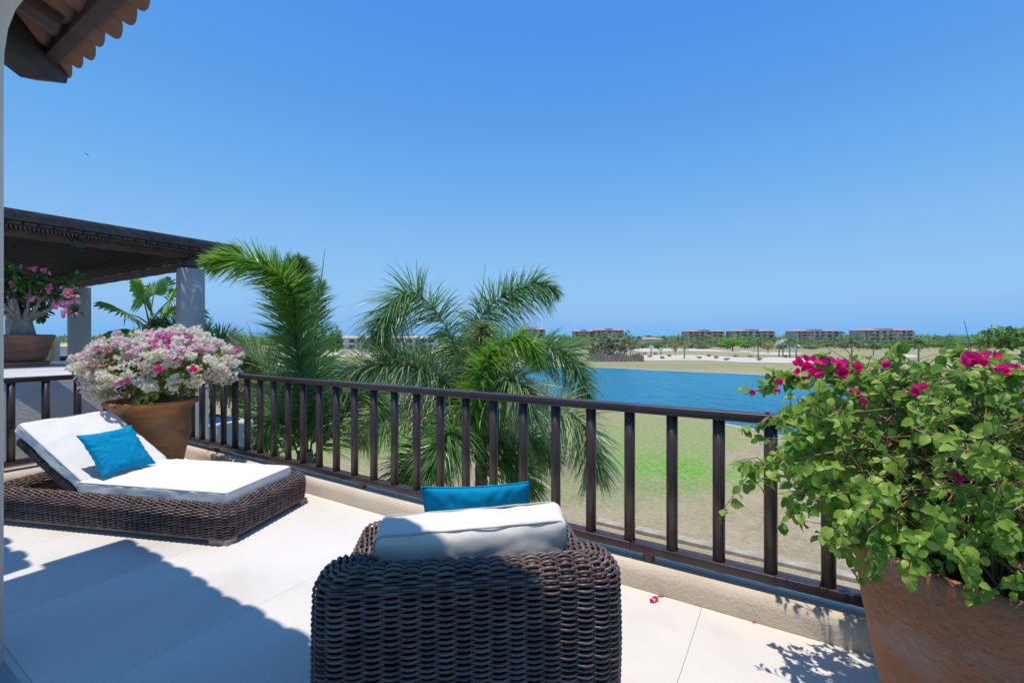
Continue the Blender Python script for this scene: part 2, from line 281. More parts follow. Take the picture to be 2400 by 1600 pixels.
class MB:
    def __init__(s): s.v = []; s.f = []
    def add(s, verts, faces):
        n = len(s.v); s.v.extend([tuple(map(float, p)) for p in verts]); s.f.extend([tuple(i + n for i in f) for f in faces]); return s
    def box(s, c, ex, ey, ez, hx, hy, hz):
        c = np.array(c, float); ex, ey, ez = (np.array(e, float) for e in (ex, ey, ez)); P = []
        for z in (-1, 1):
            for y in (-1, 1):
                for x in (-1, 1): P.append(c + ex * hx * x + ey * hy * y + ez * hz * z)
        return s.add(P, [(0, 2, 3, 1), (4, 5, 7, 6), (0, 1, 5, 4), (2, 6, 7, 3), (0, 4, 6, 2), (1, 3, 7, 5)])
    def ubox(s, u0, u1, v0, v1, z0, z1): return s.box(uv((u0 + u1) / 2, (v0 + v1) / 2, (z0 + z1) / 2), U, V, Zv, abs(u1 - u0) / 2, (v1 - v0) / 2, (z1 - z0) / 2)
    def tube(s, pts, r, n=6, cap=True):
        pts = [np.array(p, float) for p in pts]; rs = r if hasattr(r, '__len__') else [r] * len(pts); V0 = []; ref = np.array([0, 0, 1.0])
        for i, p in enumerate(pts):
            t = pts[min(i + 1, len(pts) - 1)] - pts[max(i - 1, 0)]; t = t / (np.linalg.norm(t) + 1e-9)
            if abs(t @ ref) > .95: ref = np.array([1.0, 0, 0])
            a = np.cross(t, ref); a /= np.linalg.norm(a) + 1e-9; b = np.cross(a, t)
            for k in range(n):
                w = 2 * math.pi * k / n; V0.append(p + (a * math.cos(w) + b * math.sin(w)) * rs[i])
        fs = [(i * n + k, i * n + (k + 1) % n, (i + 1) * n + (k + 1) % n, (i + 1) * n + k) for i in range(len(pts) - 1) for k in range(n)]
        if cap: fs += [tuple(range(n)), tuple(range(len(V0) - 1, len(V0) - 1 - n, -1))]
        return s.add(V0, fs)
    def lathe(s, c, prof, n=48, wob=0.0):
        c = np.array(c, float); V0 = []
        for j, (r, z) in enumerate(prof):
            for k in range(n):
                w = 2 * math.pi * k / n; q = 1 + wob * noise.noise(Vector((math.cos(w) * 1.5, math.sin(w) * 1.5, z * 3)))
                V0.append(c + np.array([math.cos(w) * r * q, math.sin(w) * r * q, z]))
        fs = [(j * n + k, j * n + (k + 1) % n, (j + 1) * n + (k + 1) % n, (j + 1) * n + k) for j in range(len(prof) - 1) for k in range(n)]
        fs += [tuple(range(n - 1, -1, -1)), tuple(range((len(prof) - 1) * n, len(prof) * n))]
        return s.add(V0, fs)
    def build(s, name, m, parent=None, smooth=False, bevel=0.0, segs=2, autos=False):
        off = wloc(parent); me = mesh_from(name, [np.array(p) - off for p in s.v], s.f, smooth)
        if bevel > 0:
            bm = bmesh.new(); bm.from_mesh(me); bmesh.ops.bevel(bm, geom=bm.edges[:], offset=bevel, segments=segs, affect='EDGES', profile=.5); bm.to_mesh(me); bm.free()
            me.polygons.foreach_set('use_smooth', [segs > 1] * len(me.polygons))
        if autos and not smooth: pass
        o = link(name, me, m, parent); WL[o.name] = off; return o
def bevel_mesh(me, off, segs=2):
    bm = bmesh.new(); bm.from_mesh(me); bmesh.ops.bevel(bm, geom=bm.edges[:], offset=off, segments=segs, affect='EDGES', profile=.5); bm.to_mesh(me); bm.free(); return me
def arr_obj(name, verts, faces, m, parent=None, smooth=True, kind=None):
    me = mesh_from(name, verts - wloc(parent), faces, smooth); o = link(name, me, m, parent); WL[o.name] = wloc(parent)
    if kind: o['kind'] = kind
    return o
def scatter(tv, tf, mats):
    """tv (k,3) template, tf faces array, mats (N,3,4)"""
    tv = np.asarray(tv, float); tf = np.asarray(tf); P = np.einsum('nij,kj->nki', mats[:, :, :3], tv) + mats[:, None, :, 3]
    n, k = P.shape[:2]; Fc = (tf[None] + (np.arange(n) * k)[:, None, None]).reshape(-1, tf.shape[1])
    return P.reshape(-1, 3), Fc
def unit(a): a = np.asarray(a, float); return a / (np.linalg.norm(a, axis=-1, keepdims=True) + 1e-9)
def frames(d, nrm, pos, sc):
    """template y axis along d, z near nrm"""
    d = unit(d); x = unit(np.cross(d, nrm)); z = np.cross(x, d); sc = np.asarray(sc).reshape(-1, 1)
    return np.stack([x * sc, d * sc, z * sc, pos], axis=2)
LEAFV = np.array([(0, 0, 0), (0, .27, .0), (0, .55, -.03), (0, .8, -.10), (0, 1.0, -.22), (-.27, .22, .07), (-.35, .5, .06), (-.20, .80, -.04), (.27, .22, .07), (.35, .5, .06), (.20, .80, -.04)])
LEAFF = np.array([(0, 1, 5, 5), (1, 2, 6, 5), (2, 3, 7, 6), (3, 4, 7, 7), (0, 8, 1, 1), (1, 8, 9, 2), (2, 9, 10, 3), (3, 10, 4, 4)])
LEAFT = np.array([(0, 1, 5), (1, 2, 6), (1, 6, 5), (2, 3, 7), (2, 7, 6), (3, 4, 7), (0, 8, 1), (1, 8, 9), (1, 9, 2), (2, 9, 10), (2, 10, 3), (3, 10, 4)])
QUADV = np.array([(-.5, 0, 0), (.5, 0, 0), (.45, 1, -.15), (-.45, 1, -.15)]); QUADF = np.array([(0, 1, 2, 3)])
SMALLV = np.array([(0, 0, 0), (.33, .45, .06), (0, 1, -.1), (-.33, .45, .06)]); SMALLF = np.array([(0, 1, 2), (0, 2, 3)])
def catmull(P, n):
    P = [np.array(p, float) for p in P]; P = [2 * P[0] - P[1]] + P + [2 * P[-1] - P[-2]]; out = []
    m = len(P) - 3
    for i in range(n):
        t = i / (n - 1) * m; k = min(int(t), m - 1); t -= k; a, b, c, d = P[k:k + 4]
        out.append(.5 * ((2 * b) + (-a + c) * t + (2 * a - 5 * b + 4 * c - d) * t * t + (-a + 3 * b - 3 * c + d) * t ** 3))
    return np.array(out)

# ------------------------------------------------------------------ ground, water, sea
def ellipse_poly(pts, z, name, m, kind='structure', parent=None):
    P = catmull(list(pts) + [pts[0]], len(pts) * 6)[:-1]; o = link(name, mesh_from(name, [(p[0], p[1], z) for p in P], [tuple(range(len(P)))]), m, parent)
    if kind: o['kind'] = kind
    return o
def gp(px, py, z=GZ): p = onz(px, py, z); return (p[0], p[1])
g = MB(); g.add([(-420, 2, GZ), (620, 2, GZ), (900, 520, GZ), (-900, 520, GZ)], [(0, 1, 2, 3)]); tag(g.build('ground', M['lawn']), kind='structure')
s = MB(); s.add([(-45000, 519, -6), (45000, 519, -6), (45000, 45000, -6), (-45000, 45000, -6)], [(0, 1, 2, 3)]); tag(s.build('sea', M['sea']), kind='structure')
lake_pts = [gp(700, 905), gp(900, 912), gp(1070, 922), gp(1300, 937), gp(1590, 968), gp(1690, 990), gp(1800, 1012), gp(2050, 1075), gp(2500, 1130), (62, 24), (85, 45), gp(2600, 905), gp(2330, 898), gp(2100, 893),
            gp(1866, 884), gp(1750, 877), gp(1560, 869), gp(1390, 861), gp(1200, 857), gp(980, 855), gp(760, 855), gp(620, 860)]
cen = np.mean(np.array(lake_pts), axis=0)
bank = ellipse_poly([tuple(np.array(p) + unit(np.array(p) - cen) * (0.5 + 0.013 * np.linalg.norm(p))) for p in lake_pts], GZ + .02, 'shore_edging', M['bank'])
ellipse_poly(lake_pts, GZ + .04, 'lake', M['lake'])
# sand bunkers beyond the lake
def sandpatch(pp): ellipse_poly([gp(*p) for p in pp], GZ + .06, 'sand_bunker', M['sand'])
sandpatch([(1488, 846), (1500, 834), (1560, 832), (1660, 833), (1750, 838), (1850, 837), (1905, 843), (1960, 848), (1900, 851), (1760, 850), (1640, 845), (1560, 845)])
sandpatch([(1484, 819), (1530, 815), (1600, 816), (1680, 820), (1760, 823), (1740, 826), (1640, 823), (1560, 823), (1500, 824)])
sandpatch([(1752, 827), (1800, 825), (1880, 828), (1840, 832), (1780, 831)])
sandpatch([(2086, 834), (2110, 831), (2140, 832), (2150, 837), (2110, 837)])
sandpatch([(2190, 852), (2260, 850), (2350, 854), (2300, 858), (2210, 857)])
sandpatch([(740, 834), (790, 827), (860, 826), (930, 829), (1000, 833), (940, 838), (850, 838)])
# coping strip beside the lawn under the terrace
cp = thing('stone_coping', 'pale stone coping strip laid along the near edge of the lawn below the terrace', 'coping', uv(-12, 12.9, GZ))
cme = bevel_mesh(mesh_from('coping_stone', *[x for x in (lambda b: (b.v, b.f))(MB().box((0, 0, .05), U, V, Zv, .555, .16, .05))]), .012, 1)
for i in range(19):
    link('coping_stone', cme, M['coping'], cp, U * (i * 1.13 - 4) + np.array([0, 0, random.uniform(-.01, .008)]))

# ------------------------------------------------------------------ terrace
VE = 2.355; VR = 2.43; UE = 5.81; UR = 5.88; US = 0.221
tb = MB(); tb.ubox(-4, 6.02, -4, 2.52, GZ, -.055); blk = tb.build('terrace_block', M['wall']); tag(blk, kind='structure')
tf = MB(); tf.ubox(-3.6, UE, -3.4, VE, -.052, -.006); fl = tf.build('terrace_floor', M['joint']); tag(fl, kind='structure')
ub = [-3.55, -2.395, -1.475, -.555, .364, 1.29, 2.21, 3.13, 4.05, 4.97, UE - .002]
vb = [-3.3, -1.2, .52, VE - .002]
slabme = {}
for i in range(len(ub) - 1):
    for j in range(len(vb) - 1):
        w = ub[i + 1] - ub[i] - .0014; d = vb[j + 1] - vb[j] - .0012; b = MB(); c = uv((ub[i] + ub[i + 1]) / 2, (vb[j] + vb[j + 1]) / 2, 0)
        b.box((0, 0, -.0025 + random.uniform(-.0006, .0006)), U, V, Zv, w / 2, d / 2, .0025)
        me = bevel_mesh(mesh_from('slab', b.v, b.f), .0012, 1); link('slab', me, M['slab'], fl, c)
# curb: rounded profile extruded along two runs
def curb(name, p0, p1, outn, label):
    prof = [(0, 0), (0.0, .02), (.002, .075), (.012, .105), (.035, .124), (.07, .130), (.16, .130), (.16, -.05), (0, -.05)]
    d = unit(p1 - p0); n = len(prof); L = np.linalg.norm(p1 - p0); K = 60; Vv = []
    for i in range(K + 1):
        for (a, z) in prof:
            j = .004 * noise.noise(Vector((i * .35, z * 12, 0))) if a < .07 and z > 0.02 else 0
            Vv.append(p0 + d * L * i / K + outn * (a + j) + Zv * (z + j))
    fs = [(i * n + k, i * n + (k + 1) % n, (i + 1) * n + (k + 1) % n, (i + 1) * n + k) for i in range(K) for k in range(n)] + [tuple(range(n)), tuple(range(K * n + n - 1, K * n - 1, -1))]
    b = MB(); b.add(Vv, fs); o = b.build(name, M['curb'], smooth=True); tag(o, label, 'curb'); return o
curb('terrace_curb', uv(-3.6, VE, 0), uv(UE + .161, VE, 0), V, 'long sand coloured rendered kerb under the lake side railing')
curb('terrace_curb', uv(UE, -3.0, 0), uv(UE, VE - .001, 0), U, 'short sand coloured rendered kerb under the side railing behind the sun lounger')
# railings
def railing(run, n, start, other, tlo, thi, label, grp):
    # run 'A': balusters along U at V=VR ; 'B': along V at U=UR
    P = (lambda a, z: uv(a, VR, z)) if run == 'A' else (lambda a, z: uv(UR, a, z))
    A, Bv = (U, V) if run == 'A' else (V, U)
    root = thing('railing', label, 'railing', P(start, .13))
    m = MB(); m.box(P((tlo + thi) / 2, .923), A, Bv, Zv, (thi - tlo) / 2, .036, .022); m.build('top_rail', M['rail'], root, bevel=.006)
    # lower rail in butted lengths, one per four balusters
    a = tlo; k = 0
    while a < thi - .01:
        e = min(a + US * 5.02, thi); m = MB(); m.box(P((a + e) / 2, .190), A, Bv, Zv, (e - a) / 2 - .0008, .037, .022); m.build('bottom_rail', M['rail'], root, bevel=.004); 
        c = MB(); c.lathe(P(e - .09, 0), [(.03, .128), (.03, .169)], 16); c.build('rail_foot', M['stub'], root, smooth=False); a = e; k += 1
    bm_ = MB(); bm_.lathe((0, 0, 0), [(.0285, 0), (.0285, .69)], 14)
    bme = mesh_from('baluster', bm_.v, bm_.f, True); 
    flat = [p.vertices[:] for p in bme.polygons if len(p.vertices) > 4]
    for p in bme.polygons: p.use_smooth = len(p.vertices) == 4
    for i in range(n):
        o = link('baluster', bme, M['rail'], root, P(start - i * US if run == 'A' else start + i * US, .2118) - wloc(root)); o.rotation_euler = (0, 0, random.uniform(0, 6))
railing('A', 37, 4.94 + 3 * US, None, -2.6, 5.92, 'long dark brown railing with round balusters facing the lake', 'A')
railing('B', 16, 1.12 - 9 * US, None, -1.2, 2.39, 'shorter dark brown railing run behind the sun lounger at left', 'B')

# ------------------------------------------------------------------ house corner: column and tiled eave
c0 = np.array([-2.206, 1.640, 0])
col = thing('house_column', 'round cream plaster column at the left edge of the picture', 'column', c0)
MB().lathe(c0, [(.25, .009), (.25, 2.35), (.252, 2.45), (.262, 2.55), (.285, 2.65), (.33, 2.76), (.40, 2.86), (.48, 2.93)], 64).build('shaft', M['cream'], col, smooth=True)
b = MB(); b.ubox(-3.6, 5.6, -3.4, .495, .0015, .0085); tag(b.build('threshold_floor', M['stonegrn'], bevel=.002), kind='structure')
EZ = 2.85; VEave = .915; UEave = 3.685; SL = .36
roof = thing('tiled_roof', 'clay tiled house eave on dark timbers in the upper left corner', 'roof', uv(UEave, VEave, EZ))
def rz(v): return EZ + .045 + SL * (VEave - v)
b = MB(); u0, u1 = -5.0, UEave - .09; v0, v1 = -3.4, VEave - .07
b.add([uv(u0, v0, rz(v0)), uv(u1, v0, rz(v0)), uv(u1, v1, rz(v1)), uv(u0, v1, rz(v1)), uv(u0, v0, rz(v0) + .08), uv(u1, v0, rz(v0) + .08), uv(u1, v1, rz(v1) + .08), uv(u0, v1, rz(v1) + .08)],
      [(0, 1, 2, 3), (7, 6, 5, 4), (0, 4, 5, 1), (1, 5, 6, 2), (2, 6, 7, 3), (3, 7, 4, 0)]); b.build('roof_deck', M['beam'], roof)
# tiles: shallow channels with rounded tongue ends
def tile_mesh():
    nx, ny = 8, 7; L = .42; W = .19; vs = []
    for lay in (0, 1):
        for j in range(ny + 1):
            for i in range(nx + 1):
                x = (i / nx - .5) * W; q = (2 * i / nx - 1)
                y = -L + (L + .027 * (max(0, 1 - q * q)) ** .6 - .02) * (j / ny)
                zz = -.034 * math.cos(q * math.pi / 2) + .014 * lay
                vs.append(U * x + V * y + Zv * (zz - SL * y))
    n = (nx + 1) * (ny + 1); w = nx + 1; fs = []
    for j in range(ny):
        for i in range(nx):
            a = j * w + i; fs.append((a, a + w, a + w + 1, a + 1)); a += n; fs.append((a, a + 1, a + w + 1, a + w))
    for i in range(nx): a = ny * w + i; fs.append((a, a + n, a + n + 1, a + 1)); a = i; fs.append((a, a + 1, a + n + 1, a + n))
    for j in range(ny): a = j * w; fs.append((a, a + n, a + n + w, a + w)); a = j * w + nx; fs.append((a, a + w, a + n + w, a + n))
    return mesh_from('tile', vs, fs, True)
tme = tile_mesh()
for i in range(36):
    u = UEave - .10 - i * .174; o = link('tile', tme, M['tile'], roof, U * (u - UEave + random.uniform(-.006, .006)) + V * random.uniform(-.012, .012) + Zv * (.004 * (i % 2) + random.uniform(-.003, .003)))
    o.rotation_euler = (0, 0, random.uniform(-.02, .02))
MB().box(uv((UEave - 5.2) / 2, .815, EZ + .02), U, V, Zv, (UEave + 5.0) / 2, .032, .04).build('eave_batten', M['beam2'], roof, bevel=.004)
for k in range(10):
    u = UEave - .60 - k * .78; b = MB(); va, vb_ = -2.8, .768; d = unit(V - Zv * SL); b.box(uv(u, (va + vb_) / 2, rz((va + vb_) / 2) - .075), U, d, np.cross(U, d), .045, (vb_ - va) / 2 * 1.06, .06); b.build('rafter', M['beam2'], roof, bevel=.005)
W_ = unit(U + V); dW = unit(W_ - Zv * SL * .70)
side = unit(U - V); up = np.cross(side, dW); up = up if up[2] > 0 else -up
e0 = uv(UEave - .06, VEave - .06, EZ - .055)
prof = [(0, .04), (0, -.03), (-.10, -.10), (-.32, -.14), (-2.6, -.14), (-2.6, .04)]
b = MB(); vs = [e0 + dW * a + up * z + side * s_ for s_ in (-.075, .075) for a, z in prof]; n = len(prof)
b.add(vs, [tuple(range(n)), tuple(range(2 * n - 1, n - 1, -1))] + [(i, i + n, (i + 1) % n + n, (i + 1) % n) for i in range(n)]); b.build('hip_beam', M['beam'], roof, bevel=.006)
# second, lower roof going on to the left behind the column
r2 = thing('tiled_roof', 'lower tiled roof continuing left behind the house column', 'roof', uv(3.72, .50, 2.80))
b = MB(); b.add([uv(3.68, -3, 4.0), uv(7, -3, 4.0), uv(7, .40, 2.85), uv(3.68, .40, 2.85), uv(3.68, -3, 4.06), uv(7, -3, 4.06), uv(7, .40, 2.91), uv(3.68, .40, 2.91)],
      [(0, 1, 2, 3), (7, 6, 5, 4), (0, 4, 5, 1), (1, 5, 6, 2), (2, 6, 7, 3), (3, 7, 4, 0)]); b.build('roof_deck', M['beam'], r2)
for i in range(12): link('tile', tme, M['tile'], r2, U * (.06 + i * .174) + V * random.uniform(-.05, .02))

# ------------------------------------------------------------------ wicker weaving
def weave(S, ncol, nrow, rad=.0052, amp=.0058, spc=4, stake=True, ns=4, jit=.12):
    """S(u(N,),v(N,)) -> pos(N,3), nrm(N,3). strands run along u."""
    V_, F_ = [], []; base = 0; n = ncol * spc + 1; u = np.linspace(0, 1, n)
    for j in range(nrow):
        v = np.full(n, (j + .5) / nrow) + jit / nrow * np.sin(u * 37 + j * 1.7) * .5 + rng.normal(0, .06 / nrow)
        v = np.clip(v, 0, 1); P, N = S(u, v); sn = np.sin(np.pi * u * ncol); P = P + N * (amp * np.sign(sn) * np.abs(sn) ** .9 * (1 if j % 2 else -1) + rng.normal(0, .0004))[:, None]
        T = unit(np.gradient(P, axis=0)); Bn = unit(np.cross(T, N)); N2 = np.cross(Bn, T)
        r = (rad * rng.uniform(.92, 1.06) * (.78 + .22 * np.abs(sn) ** .8))[:, None]
        ring = np.stack([P + r * (math.cos(w) * N2 + math.sin(w) * Bn) for w in (2 * math.pi * k / ns for k in range(ns))], axis=1)
        V_.append(ring.reshape(-1, 3)); i = np.arange(n - 1)[:, None]; k = np.arange(ns)[None]
        f = np.stack([i * ns + k, i * ns + (k + 1) % ns, (i + 1) * ns + (k + 1) % ns, (i + 1) * ns + k], axis=2).reshape(-1, 4) + base
        F_.append(f); base += n * ns
    if stake:
        m = max(12, nrow // 2); v = np.linspace(0, 1, m)
        for c in range(ncol + 1):
            for du in (-.1, .1):
                uu = np.clip(np.full(m, (c + du) / ncol), 0, 1); P, N = S(uu, v); P = P + N * .0005
                T = unit(np.gradient(P, axis=0)); Bn = unit(np.cross(T, N))
                ring = np.stack([P + .003 * (math.cos(w) * N + math.sin(w) * Bn) for w in (0, 2.1, 4.2)], axis=1)
                V_.append(ring.reshape(-1, 3)); i = np.arange(m - 1)[:, None]; k = np.arange(3)[None]
                F_.append(np.stack([i * 3 + k, i * 3 + (k + 1) % 3, (i + 1) * 3 + (k + 1) % 3, (i + 1) * 3 + k], axis=2).reshape(-1, 4) + base); base += m * 3
    return np.concatenate(V_), np.concatenate(F_)
def coremesh(S, nu, nv, inset):
    u, v = np.meshgrid(np.linspace(0, 1, nu), np.linspace(0, 1, nv), indexing='ij'); P, N = S(u.ravel(), v.ravel()); P = P - N * inset
    i = np.arange(nu - 1)[:, None]; k = np.arange(nv - 1)[None]
    return P, np.stack([i * nv + k, i * nv + k + 1, (i + 1) * nv + k + 1, (i + 1) * nv + k], axis=2).reshape(-1, 4)

def cushion(name, m, parent, o, ex, ey, ez, hx, hy, hz, r, puff=.1, wr=.004, seed=0, N=26, smooth=True):
    """rounded box with crowned faces, centre o"""
    o = np.array(o, float); bm = bmesh.new(); ax = [(0, 1, 2), (1, 2, 0), (2, 0, 1)]; H = np.array([hx, hy, hz])
    for (a, b_, c) in ax:
        for sgn in (-1, 1):
            grid = []
            for i in range(N + 1):
                row = []
                for j in range(N + 1):
                    q = np.zeros(3)
                    sa = 2 * i / N - 1; sb = 2 * j / N - 1
                    q[a] = math.copysign(abs(sa) ** .8, sa); q[b_] = math.copysign(abs(sb) ** .8, sb); q[c] = sgn
                    p = q * H; inner = np.clip(p, -(H - r), H - r); d = p - inner; L = np.linalg.norm(d); p = inner + (d / L * r if L > 1e-9 else d)
                    fx, fy = p[0] / hx, p[1] / hy
                    p[2] *= 1 + puff * (1 - fx * fx) * (1 - fy * fy) * (hx / hz) * .25
                    w = noise.noise(Vector((p[0] * 9 + seed, p[1] * 9, p[2] * 9))) + .5 * noise.noise(Vector((p[0] * 26 + seed, p[1] * 26, p[2] * 20)))
                    p = p + unit(p / H) * w * wr
                    row.append(bm.verts.new(o + ex * p[0] + ey * p[1] + ez * p[2] - wloc(parent)))
                grid.append(row)
            for i in range(N):
                for j in range(N):
                    f = [grid[i][j], grid[i + 1][j], grid[i + 1][j + 1], grid[i][j + 1]]
                    bm.faces.new(f if sgn > 0 else f[::-1])
    bmesh.ops.remove_doubles(bm, verts=bm.verts[:], dist=1e-4); me = bpy.data.meshes.new(name); bm.to_mesh(me); bm.free()
    me.polygons.foreach_set('use_smooth', [True] * len(me.polygons)); ob = link(name, me, m, parent); WL[ob.name] = wloc(parent); return ob
def piping(parent, o, ex, ey, ez, hx, hy, z, r, m, rad=.004, wob=.002):
    pts = []
    for k, (cx, cy) in enumerate([(1, 1), (-1, 1), (-1, -1), (1, -1)]):
        for t in range(6):
            w = (k + t / 5) * math.pi / 2; pts.append((cx * (hx - r) + r * math.cos(w), cy * (hy - r) + r * math.sin(w)))
        nx = [(1, 1), (-1, 1), (-1, -1), (1, -1)][(k + 1) % 4]
        e = (nx[0] * (hx - r) + r * math.cos((k + 1) * math.pi / 2), nx[1] * (hy - r) + r * math.sin((k + 1) * math.pi / 2)); s_ = pts[-1]
        for t in range(1, 14): pts.append((s_[0] + (e[0] - s_[0]) * t / 14, s_[1] + (e[1] - s_[1]) * t / 14))
    P = [np.array(o) + ex * x + ey * y + ez * (z + wob * noise.noise(Vector((x * 14, y * 14, 3)))) for x, y in pts]; P.append(P[0])
    b = MB(); b.tube(P, rad, 5, cap=False); return b.build('piping', m, parent, smooth=True)
def pillow(name, label, o, ex, ey, ez, hx, hy, T, seed=0, pin=.10):
    """square throw pillow: ex,ey in plane, ez thickness; origin at centre"""
    t = thing(name, label, 'pillow', o - ey * hy); N = 40; vs = []
    for lay in (1, -1):
        for i in range(N + 1):
            for j in range(N + 1):
                a = 2 * i / N - 1; c = 2 * j / N - 1
                prof = ((1 - a * a) * (1 - c * c)) ** .42
                x = a * hx * (1 - pin * (1 - c * c) * abs(a) ** 3); y = c * hy * (1 - pin * (1 - a * a) * abs(c) ** 3)
                ed = max(abs(a), abs(c))
                crease = .007 * math.sin((math.atan2(c, a) * 26) + 3 * noise.noise(Vector((a * 3, c * 3, seed)))) * max(0, ed - .55) / .45 * (1 - ed ** 8)
                w = .012 * noise.noise(Vector((a * 2.2 + seed, c * 2.2, lay))) + .006 * noise.noise(Vector((a * 6 + seed, c * 6, lay)))
                z = lay * (T * prof + crease + w * min(1, prof * 2)); vs.append(o + ex * x + ey * y + ez * z)
    n = (N + 1) ** 2; fs = []
    for i in range(N):
        for j in range(N):
            k = i * (N + 1) + j; fs.append((k, k + N + 1, k + N + 2, k + 1)); k += n; fs.append((k, k + 1, k + N + 2, k + N + 1))
    me = mesh_from('pillow_cover', [v - wloc(t) for v in vs], fs, True)
    bm = bmesh.new(); bm.from_mesh(me); bmesh.ops.remove_doubles(bm, verts=bm.verts[:], dist=5e-4); bm.to_mesh(me); bm.free()
    me.polygons.foreach_set('use_smooth', [True] * len(me.polygons)); link('pillow_cover', me, M['aqua'], t)
    P = []
    for k in range(160):
        q = k / 40; sidx = int(q) % 4; f = 2 * (q - int(q)) - 1
        a, c = [(1, f), (-f, 1), (-1, -f), (f, -1)][sidx]
        P.append(o + ex * a * hx * (1 - pin * (1 - c * c) * abs(a) ** 3) + ey * c * hy * (1 - pin * (1 - a * a) * abs(c) ** 3))
    P.append(P[0]); b = MB(); b.tube(P, .0035, 5, cap=False); b.build('seam', M['aqua'], t, smooth=True)
    return t

# ------------------------------------------------------------------ sun lounger
e1 = unit(np.array([-1.77, .34, 0])); e2 = np.array([-e1[1], e1[0], 0]); e2 = -e2 if e2[1] < 0 else e2
O = np.array([-1.77, 2.82, 0.0]); CL, CW = 2.06, .82
cm = thing('sun_lounger', 'low woven brown wicker sun lounger with raised back on the sunlit terrace at left', 'sun lounger', O + e1 * CL / 2 + e2 * CW / 2)
def ringpath(L, W, r, off, u):
    """rounded rectangle inset by off; fixed parameter ranges"""
    u = np.where(u >= 1, u - 1, u); r2 = np.maximum(r - off, .012); c = .03
    segs = []; straight = np.array([L - 2 * r, W - 2 * r, L - 2 * r, W - 2 * r]); arc = math.pi / 2 * r; tot = straight.sum() + 4 * arc
    P = np.zeros((len(u), 2)); N = np.zeros((len(u), 2)); s0 = 0
    corners = [(1, 0), (1, 1), (0, 1), (0, 0)]; dirs = [(1, 0), (0, 1), (-1, 0), (0, -1)]; norms = [(0, -1), (1, 0), (0, 1), (-1, 0)]
    for k in range(4):
        s1 = s0 + straight[k] / tot; m = (u >= s0 - 1e-9) & (u <= s1 + 1e-9); t = (u[m] - s0) / (s1 - s0)
        d = np.array(dirs[k]); nn = np.array(norms[k]); offm = off[m]; rr = r2[m]; Ls = (L if k % 2 == 0 else W) - 2 * (offm + rr)
        start = {0: lambda: np.stack([offm + rr, offm], 1), 1: lambda: np.stack([L - offm, offm + rr], 1), 2: lambda: np.stack([L - offm - rr, W - offm], 1), 3: lambda: np.stack([offm, W - offm - rr], 1)}[k]()
        P[m] = start + d[None] * (Ls * t)[:, None]; N[m] = nn
        s2 = s1 + arc / tot; m = (u > s1) & (u < s2); t = (u[m] - s1) / (s2 - s1); offm = off[m]; rr = r2[m]
        cx, cy = corners[k]; cc = np.stack([np.where(cx, L - offm - rr, offm + rr), np.where(cy, W - offm - rr, offm + rr)], 1)
        a0 = [-math.pi / 2, 0, math.pi / 2, math.pi][k]; an = a0 + t * math.pi / 2; q = np.stack([np.cos(an), np.sin(an)], 1)
        P[m] = cc + q * rr[:, None]; N[m] = q; s0 = s2
    return P, N
# profile of the lounger rim: v 0 = outer bottom, over the top, to inner bottom
RP = np.array([(.012, .045), (.002, .08), (.0, .13), (.0, .185), (.010, .218), (.035, .238), (.060, .238), (.085, .218), (.095, .19), (.095, .10), (.095, .06)])
def prof_eval(RP, v):
    seg = np.linalg.norm(np.diff(RP, axis=0), axis=1); c = np.concatenate([[0], np.cumsum(seg)]); c /= c[-1]
    off = np.interp(v, c, RP[:, 0]); z = np.interp(v, c, RP[:, 1]); h = .01
    do = np.interp(np.clip(v + h, 0, 1), c, RP[:, 0]) - np.interp(np.clip(v - h, 0, 1), c, RP[:, 0]); dz = np.interp(np.clip(v + h, 0, 1), c, RP[:, 1]) - np.interp(np.clip(v - h, 0, 1), c, RP[:, 1])
    l = np.sqrt(do ** 2 + dz ** 2) + 1e-9; return off, z, dz / l, do / l          # outward normal: (nout, nz)
def S_rim(u, v):
    off, z, no, nz = prof_eval(RP, v); P, N = ringpath(CL, CW, .085, off, u)
    pos = O[None] + e1[None] * P[:, :1] + e2[None] * P[:, 1:] + Zv[None] * z[:, None]
    nn = (e1[None] * N[:, :1] + e2[None] * N[:, 1:]) * no[:, None] + Zv[None] * nz[:, None]; return pos, unit(nn)
v_, f_ = weave(S_rim, 130, 50, spc=6, amp=.0080, rad=.0058); arr_obj('wicker_weave', v_, f_, M['wicker'], cm, kind='stuff')
v_, f_ = coremesh(S_rim, 400, 24, .008); arr_obj('base_core', v_, f_, M['wcore'], cm)
# braided lower border
def braid(parent, pathf, n, r=.0055, name='braided_border'):
    b = MB()
    for ph in (0, 1):
        pts = [pathf(i / n, .006 * math.sin(math.pi * (i + ph)), .006 * math.cos(math.pi * (i / 1.0 + ph))) for i in range(n + 1)]; b.tube(pts, r, 5, cap=False)
    o = b.build(name, M['wicker'], parent, smooth=True); o['kind'] = 'stuff'
def lb(u, a, z):
    P, N = ringpath(CL, CW, .085, np.array([.004 - a]), np.array([u])); return O + e1 * P[0, 0] + e2 * P[0, 1] + Zv * (.044 + z)
braid(cm, lb, 260)
for (a, c) in ((.045, .045), (CL - .06, .045), (.045, CW - .045), (CL - .06, CW - .045)):
    b = MB(); b.box(O + e1 * (a + .03) + e2 * (c + .01 * (1 if c < .3 else -1)) + Zv * .0175, e1, e2, Zv, .07, .04, .0170); b.build('foot', M['foot'], cm, bevel=.003, segs=1)
b = MB(); b.box(O + e1 * .66 + e2 * CW / 2 + Zv * .215, e1, e2, Zv, .57, CW / 2 - .10, .010); b.build('seat_deck', M['wcore'], cm)
